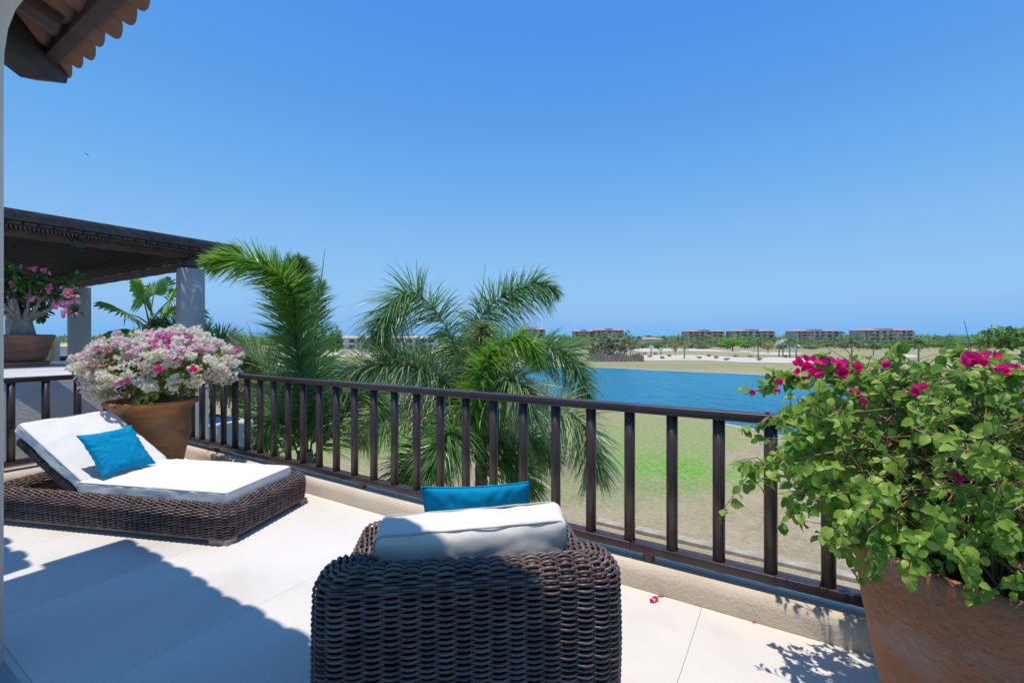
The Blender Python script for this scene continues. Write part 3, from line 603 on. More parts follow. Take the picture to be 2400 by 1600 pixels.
for k, a in enumerate((.12, .62, 1.22, 1.55)):
    b = MB(); b.box(O + e1 * a + e2 * CW / 2 + Zv * .10, e1, e2, Zv, .018, CW / 2 - .098, .02); b.build('crossbar', M['foot'], cm, bevel=.003, segs=1)
# backrest panel
hinge = O + e1 * 1.235 + Zv * .215; bd = unit(e1 * .545 + Zv * .365); bn = np.cross(e2, bd); bn = bn if bn[2] > 0 else -bn
BT, BWd, BL = .052, CW - .16, .66
def S_back(u, v):
    P, N = ringpath(BT, BWd, .020, np.zeros(len(u)), u)
    pos = hinge[None] + e2[None] * (.08 + P[:, 1:]) + bn[None] * (P[:, :1] - BT) + bd[None] * (v * BL)[:, None]
    return pos, unit(e2[None] * N[:, 1:] + bn[None] * N[:, :1])
bk = thing('x', None, None); bpy.data.objects.remove(bk)
v_, f_ = coremesh(S_back, 120, 12, .006); bko = arr_obj('backrest', v_, f_, M['wcore'], cm)
v_, f_ = weave(S_back, 32, 66, spc=5, amp=.0045, rad=.0056); o = arr_obj('wicker_weave', v_, f_, M['wicker'], bko, kind='stuff')
b = MB(); b.box(hinge + e2 * (.08 + BWd / 2) + bn * (-BT / 2) + bd * (BL), e2, bn, bd, BWd / 2 - .012, BT / 2, .014); b.build('top_edge', M['wicker'], bko, bevel=.01)
# cushions of the lounger
cu = thing('lounger_cushion', 'white two part cushion with grey piping on the wicker sun lounger', 'cushion', O + e1 * .65 + e2 * .40 + Zv * .226)
sc_ = O + e1 * .655 + e2 * .375 + Zv * .275
o1 = cushion('seat_cushion', M['white'], cu, sc_, e1, e2, Zv, .60, .315, .042, .020, .14, .0065, 1, N=36); piping(cu, sc_, e1, e2, Zv, .598, .313, .034, .03, M['piping'], .0028)
bc = hinge + e2 * .385 + bd * .375 + bn * .058 - e1 * .0
cushion('back_cushion', M['white'], cu, bc, bd, e2, bn, .345, .315, .042, .020, .12, .0075, 5, N=36); piping(cu, bc, bd, e2, bn, .343, .313, .034, .03, M['piping'], .0028)
# pillow on lounger
pb = at(241, 1120, 3.12); pr = at(365, 1085, 3.47); ptl = at(186, 1020, 3.19); px_ = unit(pr - pb); hx = np.linalg.norm(pr - pb) / 2
py_ = ptl - pb; hy = np.linalg.norm(py_) / 2; py_ = unit(py_ - px_ * (py_ @ px_)); pz_ = np.cross(px_, py_)
pillow('throw_pillow', 'turquoise square throw pillow leaning on the raised back of the sun lounger', pb + px_ * hx + py_ * hy, px_, py_, pz_, hx, hy, .055, 2)

# ------------------------------------------------------------------ armchair seen from behind
A0 = np.array([-.558, 1.245, 0]); ax_ = unit(np.array([.888, .105, 0])); ay_ = np.array([-ax_[1], ax_[0], 0]); AW, AD, AH, AT = .90, .80, .625, .135
ch = thing('wicker_armchair', 'dark woven wicker armchair in the foreground with its back to the viewer', 'armchair', A0 + ax_ * AW / 2 + ay_ * AD / 2)
def hprof(s):        # height along the U path; s = distance from back corner along the arm (0 on the back)
    return AH - .15 * (1 - np.cos(np.clip(s / .42, 0, 1) * math.pi)) / 2
rC = .085
Ltot = 2 * (AD - rC) + (AW - 2 * rC) + math.pi * rC
def upath(u, off):
    s = u * Ltot; P = np.zeros((len(u), 2)); N = np.zeros((len(u), 2)); sa = np.zeros(len(u)); rr = np.maximum(rC - off, .012); a1 = AD - rC; q = math.pi / 2 * rC
    m = s <= a1; P[m] = np.stack([off[m], AD - s[m] / a1 * (AD - off[m] - rr[m])], 1); N[m] = (-1, 0); sa[m] = a1 - s[m]
    m = (s > a1) & (s < a1 + q); t = (s[m] - a1) / q; an = math.pi + t * math.pi / 2; k = np.stack([np.cos(an), np.sin(an)], 1); P[m] = np.stack([off[m] + rr[m], off[m] + rr[m]], 1) + k * rr[m][:, None]; N[m] = k
    w0 = a1 + q; w1 = w0 + AW - 2 * rC; m = (s >= w0) & (s <= w1); t = (s[m] - w0) / (w1 - w0); P[m] = np.stack([off[m] + rr[m] + t * (AW - 2 * (off[m] + rr[m])), off[m]], 1); N[m] = (0, -1)
    m = (s > w1) & (s < w1 + q); t = (s[m] - w1) / q; an = -math.pi / 2 + t * math.pi / 2; k = np.stack([np.cos(an), np.sin(an)], 1); P[m] = np.stack([AW - off[m] - rr[m], off[m] + rr[m]], 1) + k * rr[m][:, None]; N[m] = k
    w2 = w1 + q; m = s >= w2; t = (s[m] - w2) / a1; P[m] = np.stack([AW - off[m], off[m] + rr[m] + t * (AD - off[m] - rr[m])], 1); N[m] = (1, 0); sa[m] = s[m] - w2
    return P, N, sa
# offset/height profile: h fraction handled through top anchor
def S_chair(u, v):
    h = None; lowL = .44; topL = .17; inL = .20; tot = lowL + topL + inL
    P0, N0, sa = upath(u, np.zeros(len(u))); H = hprof(sa)
    s = v * tot; off = np.zeros(len(u)); z = np.zeros(len(u)); no = np.ones(len(u)); nz = np.zeros(len(u))
    m = s <= lowL; z[m] = .035 + (H[m] - .06 - .035) * (s[m] / lowL); off[m] = .014 * np.cos(s[m] / lowL * math.pi / 2)
    m = (s > lowL) & (s <= lowL + topL); t = (s[m] - lowL) / topL * math.pi; off[m] = AT / 2 * (1 - np.cos(t)); z[m] = H[m] - .06 + .06 * np.sin(t); no[m] = np.cos(t); nz[m] = np.sin(t)
    m = s > lowL + topL; t = (s[m] - lowL - topL) / inL; off[m] = AT; z[m] = H[m] - .06 - t * inL; no[m] = -1
    P, N, sa = upath(u, off)
    wx = .012 * np.sin(np.clip((z - .05) / .5, 0, 1) * math.pi)        # slight belly
    pos = A0[None] + ax_[None] * P[:, :1] + ay_[None] * P[:, 1:] + Zv[None] * z[:, None]
    nh = ax_[None] * N[:, :1] + ay_[None] * N[:, 1:]; pos = pos + nh * (wx * (no > .5))[:, None]
    return pos, unit(nh * no[:, None] + Zv[None] * nz[:, None])
v_, f_ = weave(S_chair, 48, 118, rad=.0050, amp=.0088, spc=8, ns=6, jit=.16); arr_obj('wicker_weave', v_, f_, M['wicker'], ch, kind='stuff')
v_, f_ = coremesh(S_chair, 160, 40, .0085); arr_obj('frame_core', v_, f_, M['wcore'], ch)
b = MB(); b.box(A0 + ax_ * AW / 2 + ay_ * (AD - .03) + Zv * .19, ax_, ay_, Zv, AW / 2 - AT + .005, .025, .14); b.build('front_panel', M['wicker'], ch, bevel=.01)
b = MB(); b.box(A0 + ax_ * AW / 2 + ay_ * (AD / 2 + .05) + Zv * .27, ax_, ay_, Zv, AW / 2 - AT, AD / 2 - .09, .02); b.build('seat_deck', M['wcore'], ch)
for (a, c) in ((.06, .06), (AW - .06, .06), (.06, AD - .06), (AW - .06, AD - .06)):
    MB().box(A0 + ax_ * a + ay_ * c + Zv * .021, ax_, ay_, Zv, .03, .03, .021).build('foot', M['foot'], ch, bevel=.003, segs=1)
for sx in (AT / 2, AW - AT / 2):
    b = MB(); b.box(A0 + ax_ * sx + ay_ * (AD - .004) + Zv * .24, ax_, ay_, Zv, AT / 2 - .006, .012, .20); b.build('arm_front', M['wicker'], ch, bevel=.01)
sq = thing('chair_seat_cushion', 'ivory seat cushion lying in the wicker armchair, mostly hidden by its back', 'cushion', A0 + ax_ * AW / 2 + ay_ * .45 + Zv * .291)
cushion('seat_pad', M['ivory'], sq, A0 + ax_ * AW / 2 + ay_ * .50 + Zv * .36, ax_, ay_, Zv, .31, .29, .065, .03, .08, .004, 9)
# back cushion: leans between back and pillow
lx = unit(np.array([.65, .03, 0.0])); ly = unit(np.array([.02, .10, .27])); lz = np.cross(lx, ly)
cc = np.array([-.135, 1.600, .497]); lx = unit(at(1331, 1218, 1.56) - at(880, 1260, 1.50)); ly = unit(Zv * 1.0 - ay_ * .10); lz = unit(np.cross(lx, ly)); ly = np.cross(lz, lx)
bcu = thing('chair_back_cushion', 'plump ivory back cushion with piping standing in the wicker armchair', 'cushion', cc - ly * .17)
cushion('cushion_cover', M['ivory'], bcu, cc, lx, ly, lz, .322, .178, .082, .032, .30, .010, 21, N=40)
piping(bcu, cc, lx, ly, lz, .320, .176, .070, .03, M['piping2'], .0034, .008); piping(bcu, cc, lx, ly, lz, .320, .176, -.070, .03, M['piping2'], .0034, .008)
pa = at(988, 1143, 1.86); pc = at(1242, 1131, 1.90); px_ = unit(pc - pa); hx = np.linalg.norm(pc - pa) / 2; py_ = unit(Zv + ay_ * -.25); pz_ = unit(np.cross(px_, py_)); py_ = np.cross(pz_, px_)
pillow('throw_pillow', 'turquoise throw pillow showing above the ivory back cushion of the armchair', (pa + pc) / 2 - py_ * .205, px_, py_, pz_, hx, .21, .055, 8, .06)

# ------------------------------------------------------------------ pots
def tube_along(mb, pts, r0, r1, n=5): mb.tube(pts, list(np.linspace(r0, r1, len(pts))), n)
PL = np.array([-3.31, 4.2, 0])
pot = thing('terracotta_pot', 'large flared terracotta pot with dark scorched band standing in the terrace corner', 'pot', PL)
MB().lathe(PL, [(.18, .0), (.19, .02), (.232, .15), (.256, .28), (.262, .335), (.267, .345), (.262, .355), (.270, .368), (.264, .378), (.272, .392), (.266, .405), (.280, .50), (.284, .57), (.282, .60), (.292, .606), (.284, .618), (.290, .64), (.315, .675), (.348, .695), (.360, .710), (.356, .728), (.335, .735), (.300, .715), (.285, .67), (.27, .66)], 72, .02).build('pot_body', M['terra_l'], pot, smooth=True)
MB().lathe(PL, [(.275, .655), (.279, .672)], 48).build('soil', M['soil'], pot)
PR = np.array([1.455, 1.345, 0])
pot2 = thing('terracotta_pot', 'big weathered terracotta pot in the right foreground under the green bush', 'pot', PR)
MB().lathe(PR, [(.235, 0), (.25, .02), (.283, .15), (.314, .30), (.337, .43), (.351, .54), (.359, .62), (.362, .655), (.357, .668), (.340, .668), (.332, .655), (.322, .60), (.31, .57)], 80, .012).build('pot_body', M['terra_r'], pot2, smooth=True)
MB().lathe(PR, [(.313, .575), (.318, .595)], 48).build('soil', M['soil'], pot2)

# ------------------------------------------------------------------ bougainvillea in the right pot
def rand_dir(n): return unit(rng.normal(size=(n, 3)))
bush = thing('bougainvillea_bush', 'leafy green bougainvillea with a few magenta flowers in the big right pot', 'plant', PR + Zv * .59)
def make_bush(root, base, centre, rad, nbranch, stem_r, wood, twigs=5, leaves=10, low=-.55, seed=3, cap=None):
    r_ = np.random.default_rng(seed); b = MB(); LP, LD = [], []
    for i in range(nbranch):
        d = unit(r_.normal(size=3)); d[2] = max(d[2], low) + .05; d = unit(d); k = r_.uniform(.62, 1.0)
        lump = 1 + .22 * noise.noise(Vector(d * 2.3 + seed))
        end = centre + d * rad * k * lump
        if cap: end[2] = min(end[2], CAMZ - cap * max(end[1], .5) - r_.uniform(0, .05))
        st = base + np.array([r_.normal(0, .05), r_.normal(0, .05), 0])
        mid = (st + end) / 2 + np.array([0, 0, .12 + .10 * r_.random()]) + r_.normal(0, .05, 3)
        pts = catmull([st, st * .6 + mid * .4 + Zv * .05, mid, end], 9); b.tube(pts, list(np.linspace(stem_r, stem_r * .35, 9)), 4, cap=False)
        for t in range(twigs):
            k = r_.uniform(.45, 1.0); j = min(int(k * 8), 7); p = pts[j] + (pts[j + 1] - pts[j]) * (k * 8 - j if k < 1 else 1); td = unit(pts[j + 1] - pts[j] + r_.normal(0, .9, 3) * .25 + d * .02 + r_.normal(0, .06, 3))
            td = unit(td + r_.normal(0, .55, 3)); L = r_.uniform(.06, .20); q = p + td * L + Zv * .01
            b.tube([p, (p + q) / 2 + r_.normal(0, .01, 3), q], [stem_r * .4, stem_r * .3, stem_r * .2], 3, cap=False)
            for m in range(leaves):
                s_ = r_.uniform(.15, 1.05); LP.append(p + td * L * s_); LD.append(unit(td * .5 + r_.normal(0, .8, 3) + np.array([0, 0, -.25])))
    b.build('branches', wood, root, smooth=True)['kind'] = 'stuff'
    return np.array(LP), np.array(LD)
BC = np.array([1.50, 1.38, .94]); BR = np.array([.76, .60, .36])
LP, LD = make_bush(bush, PR + Zv * .585, BC, BR, 310, .0048, M['bark'], 8, 11, -.55, 11, .050)
# hanging shoots at the left, as in the photograph
hp, hd = [], []; bsh = MB()
for (x0, y0, Y0, x1, y1, Y1) in ((1950, 980, 1.45, 1730, 1010, 1.42), (1960, 1060, 1.4, 1790, 1090, 1.3), (2020, 1150, 1.25, 1820, 1235, 1.2), (2050, 1180, 1.15, 1930, 1290, 1.08), (1980, 900, 1.5, 1745, 925, 1.5), (2000, 1100, 1.3, 1860, 1130, 1.2),
                                 (2080, 1250, 1.1, 2040, 1360, 1.02), (2150, 1260, 1.05, 2130, 1370, .98), (1950, 880, 1.5, 1930, 846, 1.45), (2280, 930, 1.3, 2240, 885, 1.25), (2350, 930, 1.2, 2385, 880, 1.2), (1870, 900, 1.5, 1800, 890, 1.5),
                                 (2250, 1290, 1.02, 2290, 1385, .97), (2100, 1150, 1.1, 2010, 1230, 1.0), (1920, 1020, 1.35, 1850, 1050, 1.25), (2200, 1200, 1.0, 2230, 1310, .95), (2330, 1220, 1.0, 2380, 1300, .95)):
    a = at(x0, y0, Y0); c = at(x1, y1, Y1); m = (a + c) / 2 + Zv * .03; P = catmull([a, m, c], 10); bsh.tube(P, list(np.linspace(.003, .0012, 10)), 4, cap=False)
    for i in range(46):
        k = rng.uniform(.02, 1.0); j = min(int(k * 9), 8); hp.append(P[j] + rng.normal(0, .006, 3)); hd.append(unit(unit(P[j + 1 if j < 9 else j] - P[j]) * .6 + rng.normal(0, .75, 3) + np.array([0, 0, -.35])))
bsh.build('shoots', M['bark'], bush, smooth=True)['kind'] = 'stuff'
n0 = len(LP); LP = np.concatenate([LP, np.array(hp)]); LD = np.concatenate([LD, np.array(hd)])
# thin the side turned to the sky a little; leaf normals mostly up and out
out = unit(LP - BC); nrm = unit(out * .9 + np.array([-.15, -.35, .75]) + rng.normal(0, .45, LP.shape)); ls = rng.uniform(.020, .047, len(LP)) * np.clip(LP[:, 1] / 1.35, .55, 1.05) 
rn = np.linalg.norm((LP - BC) / BR, axis=1); keep = ((rn > .72) | (rng.random(len(LP)) < .22)) & (LP[:, 2] < CAMZ - .034 * LP[:, 1]) | (np.arange(len(LP)) >= n0) | (rng.random(len(LP)) < .06); LP, LD, nrm, ls = LP[keep], LD[keep], nrm[keep], ls[keep]
Mx = frames(LD, nrm, LP, ls)
pxs = 1200 + LP[:, 0] / LP[:, 1] * F; pys = 791 - (LP[:, 2] - CAMZ) / LP[:, 1] * F
score = ls / np.maximum(LP[:, 1], .3) * ((pxs < 2420) & (pys < 1640)) * (1 + .6 * ((LP - BC) @ np.array([-.4, -.9, .2]) > .2))
order = np.argsort(-score); big, rest = order[:290], order[290:]
v_, f_ = scatter(LEAFV, LEAFT, Mx[rest]); arr_obj('foliage', v_, f_, M['leaf'], bush, kind='stuff')
leafmes = []
for k in range(4):
    q = LEAFV.copy(); q[:, 0] *= [1, 1.15, .9, 1.05][k]; q[:, 2] += [.0, -.12, .10, -.05][k] * q[:, 1] ** 2 + [0, .06, -.03, .1][k] * np.abs(q[:, 0]) * 2
    leafmes.append(mesh_from('leaf', q, LEAFT, True)); leafmes[-1].materials.append(M['leaf'])
for n_, i in enumerate(big):
    o = link('leaf', leafmes[n_ % 4], None, bush); m4 = Matrix.Identity(4)
    for r0 in range(3):
        for c0_ in range(3): m4[r0][c0_] = float(Mx[i, r0, c0_])
        m4[r0][3] = float(Mx[i, r0, 3] - wloc(bush)[r0])
    o.matrix_local = m4
# papery bract clusters
BRV = np.array([(0, 0, 0), (.36, .28, .12), (.42, .62, .18), (0, 1.0, .12), (-.42, .62, .18), (-.36, .28, .12), (0, .5, -.05)]); BRF = np.array([(0, 1, 6), (1, 2, 6), (2, 3, 6), (3, 4, 6), (4, 5, 6), (5, 0, 6)])
def cluster_mesh(name, nfl, spread, size, m, seed):
    r_ = np.random.default_rng(seed); pos, dd, nn, ss = [], [], [], []
    for i in range(nfl):
        c = r_.normal(0, 1, 3); c = unit(c) * spread * r_.uniform(.3, 1) ** .6; c[2] *= .6; ax0 = unit(c + np.array([0, 0, .5]) * spread + r_.normal(0, .3, 3) * spread)
        a = unit(np.cross(ax0, r_.normal(size=3))); b_ = np.cross(ax0, a)
        for k in range(3):
            w = 2 * math.pi * k / 3; rd = a * math.cos(w) + b_ * math.sin(w); pos.append(c); dd.append(unit(rd * .75 + ax0 * .75)); nn.append(unit(-rd + ax0 * .6)); ss.append(size * r_.uniform(.8, 1.2))
    v_, f_ = scatter(BRV, BRF, frames(np.array(dd), np.array(nn), np.array(pos), np.array(ss))); me = mesh_from(name, v_, f_, True); me.materials.append(m); return me
mg = [cluster_mesh('flower_cluster', 8, .022, .030, M['magenta'], 1), cluster_mesh('flower_cluster', 4, .014, .028, M['magenta'], 2), cluster_mesh('flower_cluster', 1, .004, .026, M['magenta'], 3)]
for (x, y, Y, k, s_) in ((1888, 850, 1.40, 0, 1.15), (1905, 872, 1.38, 0, 1.0), (1878, 880, 1.40, 1, 1.0), (1952, 860, 1.36, 1, 1.5), (1975, 868, 1.36, 1, 1.5), (2010, 862, 1.34, 1, 1.0), (2088, 847, 1.30, 2, 1.4), (2278, 842, 1.2, 0, 1.0), (2290, 850, 1.2, 1, 1.2), (2317, 842, 1.2, 1, 1.2), (1772, 916, 1.4, 2, 1.2),
                        (1824, 888, 1.42, 2, 1.3), (1830, 908, 1.4, 2, 1.2), (2152, 915, 1.2, 1, 1.0), (2350, 870, 1.1, 1, .9), (2368, 866, 1.1, 1, .8), (2035, 935, 1.25, 2, 1.3), (2005, 920, 1.25, 1, .7), (1797, 963, 1.4, 2, .8), (2240, 1118, 1.1, 1, .8)):
    link('flower_cluster', mg[k], None, bush, at(x, y, Y) - wloc(bush), (rng.uniform(0, .6), rng.uniform(0, .6), rng.uniform(0, 6)), (s_ * .66,) * 3)

# ------------------------------------------------------------------ white and pink bougainvillea in the left pot
fb = thing('bougainvillea_bush', 'dense white and pink flowering bougainvillea spilling over the left terracotta pot', 'plant', PL + Zv * .67)
FC = PL + np.array([.07, .03, 1.0]); FR = np.array([.64, .47, .37])
LP, LD = make_bush(fb, PL + Zv * .665, FC, FR * .93, 130, .0055, M['bark'], 6, 7, -.25, 5)
out = unit(LP - FC); v_, f_ = scatter(LEAFV, LEAFT, frames(LD, unit(out + np.array([0, -.3, .6]) + rng.normal(0, .5, LP.shape)), LP, rng.uniform(.025, .05, len(LP)))); sel = len(f_)
arr_obj('foliage', v_, f_, M['leafyel'], fb, kind='stuff')
cms = [cluster_mesh('flower_cluster', 19, .052, .027, M[m_], 20 + i) for i, m_ in enumerate(['whitebract', 'whitebract', 'palepink', 'magenta2', 'whitebract', 'palepink', 'drypetal'])]
cnt = 0; tries = 0
while cnt < 292 and tries < 4000:
    tries += 1; d = unit(rng.normal(size=3)); 
    if d[2] < (-.72 if d[0] < -.45 else -.36) or d[1] > .55: continue
    lump = 1 + .16 * noise.noise(Vector(d * 2.6 + 9)); p = FC + d * FR * lump * rng.uniform(.88, 1.04)
    if rng.random() < .10: continue
    q = noise.noise(Vector(p * 5.0)); hgt = d[2]
    if hgt > .40 and q > .12 and rng.random() < .30: k = 3
    elif hgt > .25 and q > -.05: k = rng.choice([2, 5, 0, 1])
    elif q > .40 and rng.random() < .5: k = 3
    elif q < -.45: k = 6 if rng.random() < .3 else 0
    else: k = rng.choice([0, 1, 4, 0, 1, 4, 0, 2])
    link('flower_cluster', cms[k], None, fb, p - wloc(fb), (rng.uniform(-.5, .5), rng.uniform(-.5, .5), rng.uniform(0, 6)), (rng.uniform(.75, 1.1),) * 3); cnt += 1
for (x, y) in ((372, 866), (453, 868)): link('flower_cluster', mg[1], None, fb, at(x, y, 3.62) - wloc(fb), None, (1.3,) * 3)

# ------------------------------------------------------------------ neighbouring terrace
nb = MB(); nb.ubox(6.16, 9.9, -3.4, 2.86, GZ, .93); tag(nb.build('neighbour_wall_block', M['wall'], bevel=.012), 'broad grey white rendered wall block just beyond the side railing', 'wall')
nt = MB(); nt.ubox(9.905, 27, -3.4, 4.3, GZ, -.0); tag(nt.build('neighbour_terrace', M['wall']), 'white neighbouring terrace under the dark pergola', 'terrace')
pl = thing('plunge_pool', 'small white rimmed plunge pool with blue mosaic beside the neighbouring wall', 'pool', uv(6.9, 3.3, GZ))
m = MB(); m.ubox(6.3, 8.4, 2.87, 3.5, GZ, .17); m.build('pool_wall', M['wall'], pl, bevel=.03); m = MB(); m.ubox(6.46, 8.3, 3.0, 3.4, .171, .190); m.build('pool_water', M['blue'], pl, bevel=.008)
pg = thing('pergola', 'dark timber pergola roof over the neighbouring terrace at left', 'pergola', uv(8.2, 3.5, 2.3))
def poly_pillar(u, v, label):
    t = thing('round_pillar', label, 'pillar', uv(u, v, 0)); MB().lathe(uv(u, v, 0), [(.19, 0.001), (.19, 2.385), (.18, 2.40)], 48).build('shaft', M['pillar'], t, smooth=True); return t
poly_pillar(8.23, 3.55, 'thick grey round pillar at the near corner of the pergola'); poly_pillar(13.25, 3.55, 'second grey round pillar of the pergola, left of the fan palm')
poly_pillar(18.2, 3.55, 'third grey round pillar, behind the potted desert rose'); poly_pillar(23.2, 3.55, 'farthest grey pillar at the left edge')
PU0, PU1, PV0, PV1 = 7.85, 25.5, -2.0, 4.15
b = MB(); n = 80; pts = [uv(8.05 + i * 17.2 / n, 3.55, 2.485) for i in range(n + 1)]; b.tube(pts, [.095 + .004 * math.sin(i * 2.1) for i in range(n + 1)], 16); b.build('log_beam', M['beam2'], pg, smooth=True)
b = MB(); pts = [uv(8.23, PV0 + i * 5.9 / 40, 2.63) for i in range(41)]; b.tube(pts, [.085 + .003 * math.sin(i * 1.3) for i in range(41)], 16); b.build('log_beam', M['beam2'], pg, smooth=True)
bt = MB(); bt.box((0, 0, 0), U, V, Zv, .032, (PV1 - PV0) / 2 - .06, .034); bme = mesh_from('batten', bt.v, bt.f)
k = 0; u = PU0 + .35
while u < PU1 - .1:
    link('batten', bme, M['beam'], pg, uv(u, (PV0 + PV1) / 2, 2.742) - wloc(pg)); u += .21; k += 1
m = MB(); v = PV0 + .03
while v < PV1 - .07: m.ubox(PU0 + .09, PU1, v, v + .026, 2.778, 2.805); v += .040
m.build('top_slats', M['beam'], pg)['kind'] = 'stuff'
m = MB(); m.ubox(PU0, PU0 + .04, PV0, PV1, 2.70, 2.83); m.build('fascia', M['beam2'], pg, bevel=.004)
m = MB(); m.ubox(PU0 + .041, PU0 + .08, PV0, PV1 - .05, 2.64, 2.70); m.build('fascia', M['beam'], pg)
m = MB(); m.ubox(PU0 + .041, PU1, PV1 - .04, PV1, 2.76, 2.83); m.build('fascia', M['beam2'], pg)
m = MB(); m.ubox(PU0 + .12, PU0 + .22, PV0, PV1 - .1, 2.806, 2.84); m.build('roof_edge', M['beam2'], pg)
# small bricks set into the fascia
fb_ = mesh_from('fascia_block', *(lambda q: (q.v, q.f))(MB().box((0, 0, 0), U, V, Zv, .012, .055, .014)))
for i in range(44): link('fascia_block', fb_, M['beam2'], pg, uv(PU0 + .028, PV0 + .1 + i * .137, 2.672) - wloc(pg))
lm = at(184, 575, 6.0); lp = thing('pergola_lamp', 'small dark lamp fixed under the pergola beam', 'lamp', lm)
MB().lathe(lm, [(.04, -.02), (.07, .0), (.07, .05), (.05, .07)], 16).build('lamp_shade', M['lampdark'], lp, smooth=True); MB().box(lm + Zv * .09, U, V, Zv, .10, .02, .02).build('bracket', M['lampdark'], lp)
# rail with blue pad and striped cushion on the far side of the block
bn_ = thing('dark_bench', 'dark low bench with a blue top beyond the neighbouring wall', 'bench', uv(10.6, 2.6, 0))
for v in (.4, 1.2, 2.0, 2.8, 3.4): m = MB(); m.ubox(10.5, 10.57, v, v + .07, .001, .86); m.build('leg', M['rail'], bn_)
m = MB(); m.ubox(10.42, 10.65, .2, 3.9, .861, .95); m.build('bench_rail', M['rail'], bn_); m = MB(); m.ubox(10.40, 10.67, .2, 3.9, .951, .985); m.build('bench_pad', M['bluepad'], bn_, bevel=.008)
stp = at(112, 820, 7.35); sp = thing('striped_cushion', 'yellow and grey striped cushion beside the desert rose pot', 'cushion', stp - Zv * .2)
cushion('cushion_cover', M['stripe'], sp, stp - Zv * .0, np.array([1.0, .2, 0]), Zv * 1.0, np.array([0, 1.0, 0]), .13, .20, .06, .03, .1, .004, 4, N=10)

# desert rose
DP = at(42, 855, 5.9) * np.array([1, 1, 0]) + Zv * .931
dr = thing('terracotta_pot', 'wide dull red pot standing on a saucer on the neighbouring wall', 'pot', DP)
MB().lathe(DP, [(.27, 0), (.29, .004), (.30, .055), (.285, .06), (.25, .06)], 48).build('saucer', M['terra_r'], dr, smooth=False)
MB().lathe(DP, [(.23, .061), (.26, .09), (.30, .22), (.325, .32), (.345, .36), (.35, .40), (.335, .41), (.31, .38), (.29, .35)], 56).build('pot_body', M['terra_d'], dr, smooth=True)
MB().lathe(DP, [(.30, .33), (.30, .365)], 40).build('soil', M['soil'], dr)
ds = thing('desert_rose', 'desert rose with swollen grey trunk, dark leaves and pink flowers in the wide pot', 'plant', DP + Zv * .366)
b = MB(); tips = []; r_ = np.random.default_rng(4)
trunk0 = DP + np.array([.10, -.03, .36]); b.tube([trunk0, trunk0 + Zv * .10, trunk0 + Zv * .22, trunk0 + Zv * .30], [.13, .11, .085, .06], 10)
for i in range(15):
    an = i * 2.4; rr = r_.uniform(.18, .62); hh = r_.uniform(.25, .85) if rr < .4 else r_.uniform(.18, .6); e = trunk0 + Zv * .22 + np.array([math.cos(an) * rr, math.sin(an) * rr * .8, hh])
    P = catmull([trunk0 + Zv * .18, trunk0 + Zv * .26 + np.array([math.cos(an), math.sin(an), .3]) * .12, (trunk0 + Zv * .2 + e) / 2 + np.array([math.cos(an), math.sin(an), -.3]) * .07, e], 9); b.tube(P, list(np.linspace(.035, .012, 9)), 7); tips.append((e, unit(P[-1] - P[-2])))
    for k in range(2):
        e2_ = P[6] + r_.normal(0, .12, 3) + Zv * .12; b.tube([P[6], (P[6] + e2_) / 2, e2_], [.016, .012, .009], 6); tips.append((e2_, unit(e2_ - P[6])))
b.build('stems', M['greybark'], ds, smooth=True)
pos, dd = [], []
for (e, d) in tips:
    for k in range(34): q = unit(d * .5 + r_.normal(0, 1, 3)); pos.append(e + q * r_.uniform(0, .06) - d * r_.uniform(0, .05)); dd.append(q)
pos = np.array(pos); dd = np.array(dd); v_, f_ = scatter(LEAFV * np.array([.9, 1, 1]), LEAFT, frames(dd, np.array([[0, -.2, 1.0]]) + r_.normal(0, .3, pos.shape), pos, r_.uniform(.05, .09, len(pos))))
arr_obj('foliage', v_, f_, M['leafdark'], ds, kind='stuff')
rose = [cluster_mesh('flower_cluster', 7, .07, .045, M['rosepink'], 60), cluster_mesh('flower_cluster', 3, .04, .045, M['rosepink'], 61)]
for (x, y, k) in ((90, 635, 1), (107, 640, 1), (60, 632, 1), (15, 672, 0), (128, 678, 0), (165, 690, 0), (165, 700, 0), (140, 722, 0), (152, 718, 0), (162, 735, 0), (178, 712, 1), (90, 705, 1), (75, 700, 1), (30, 668, 1)):
    link('flower_cluster', rose[k], None, ds, at(x, y, 5.75) - wloc(ds), (r_.uniform(-1, 1), r_.uniform(-1, 1), 0))

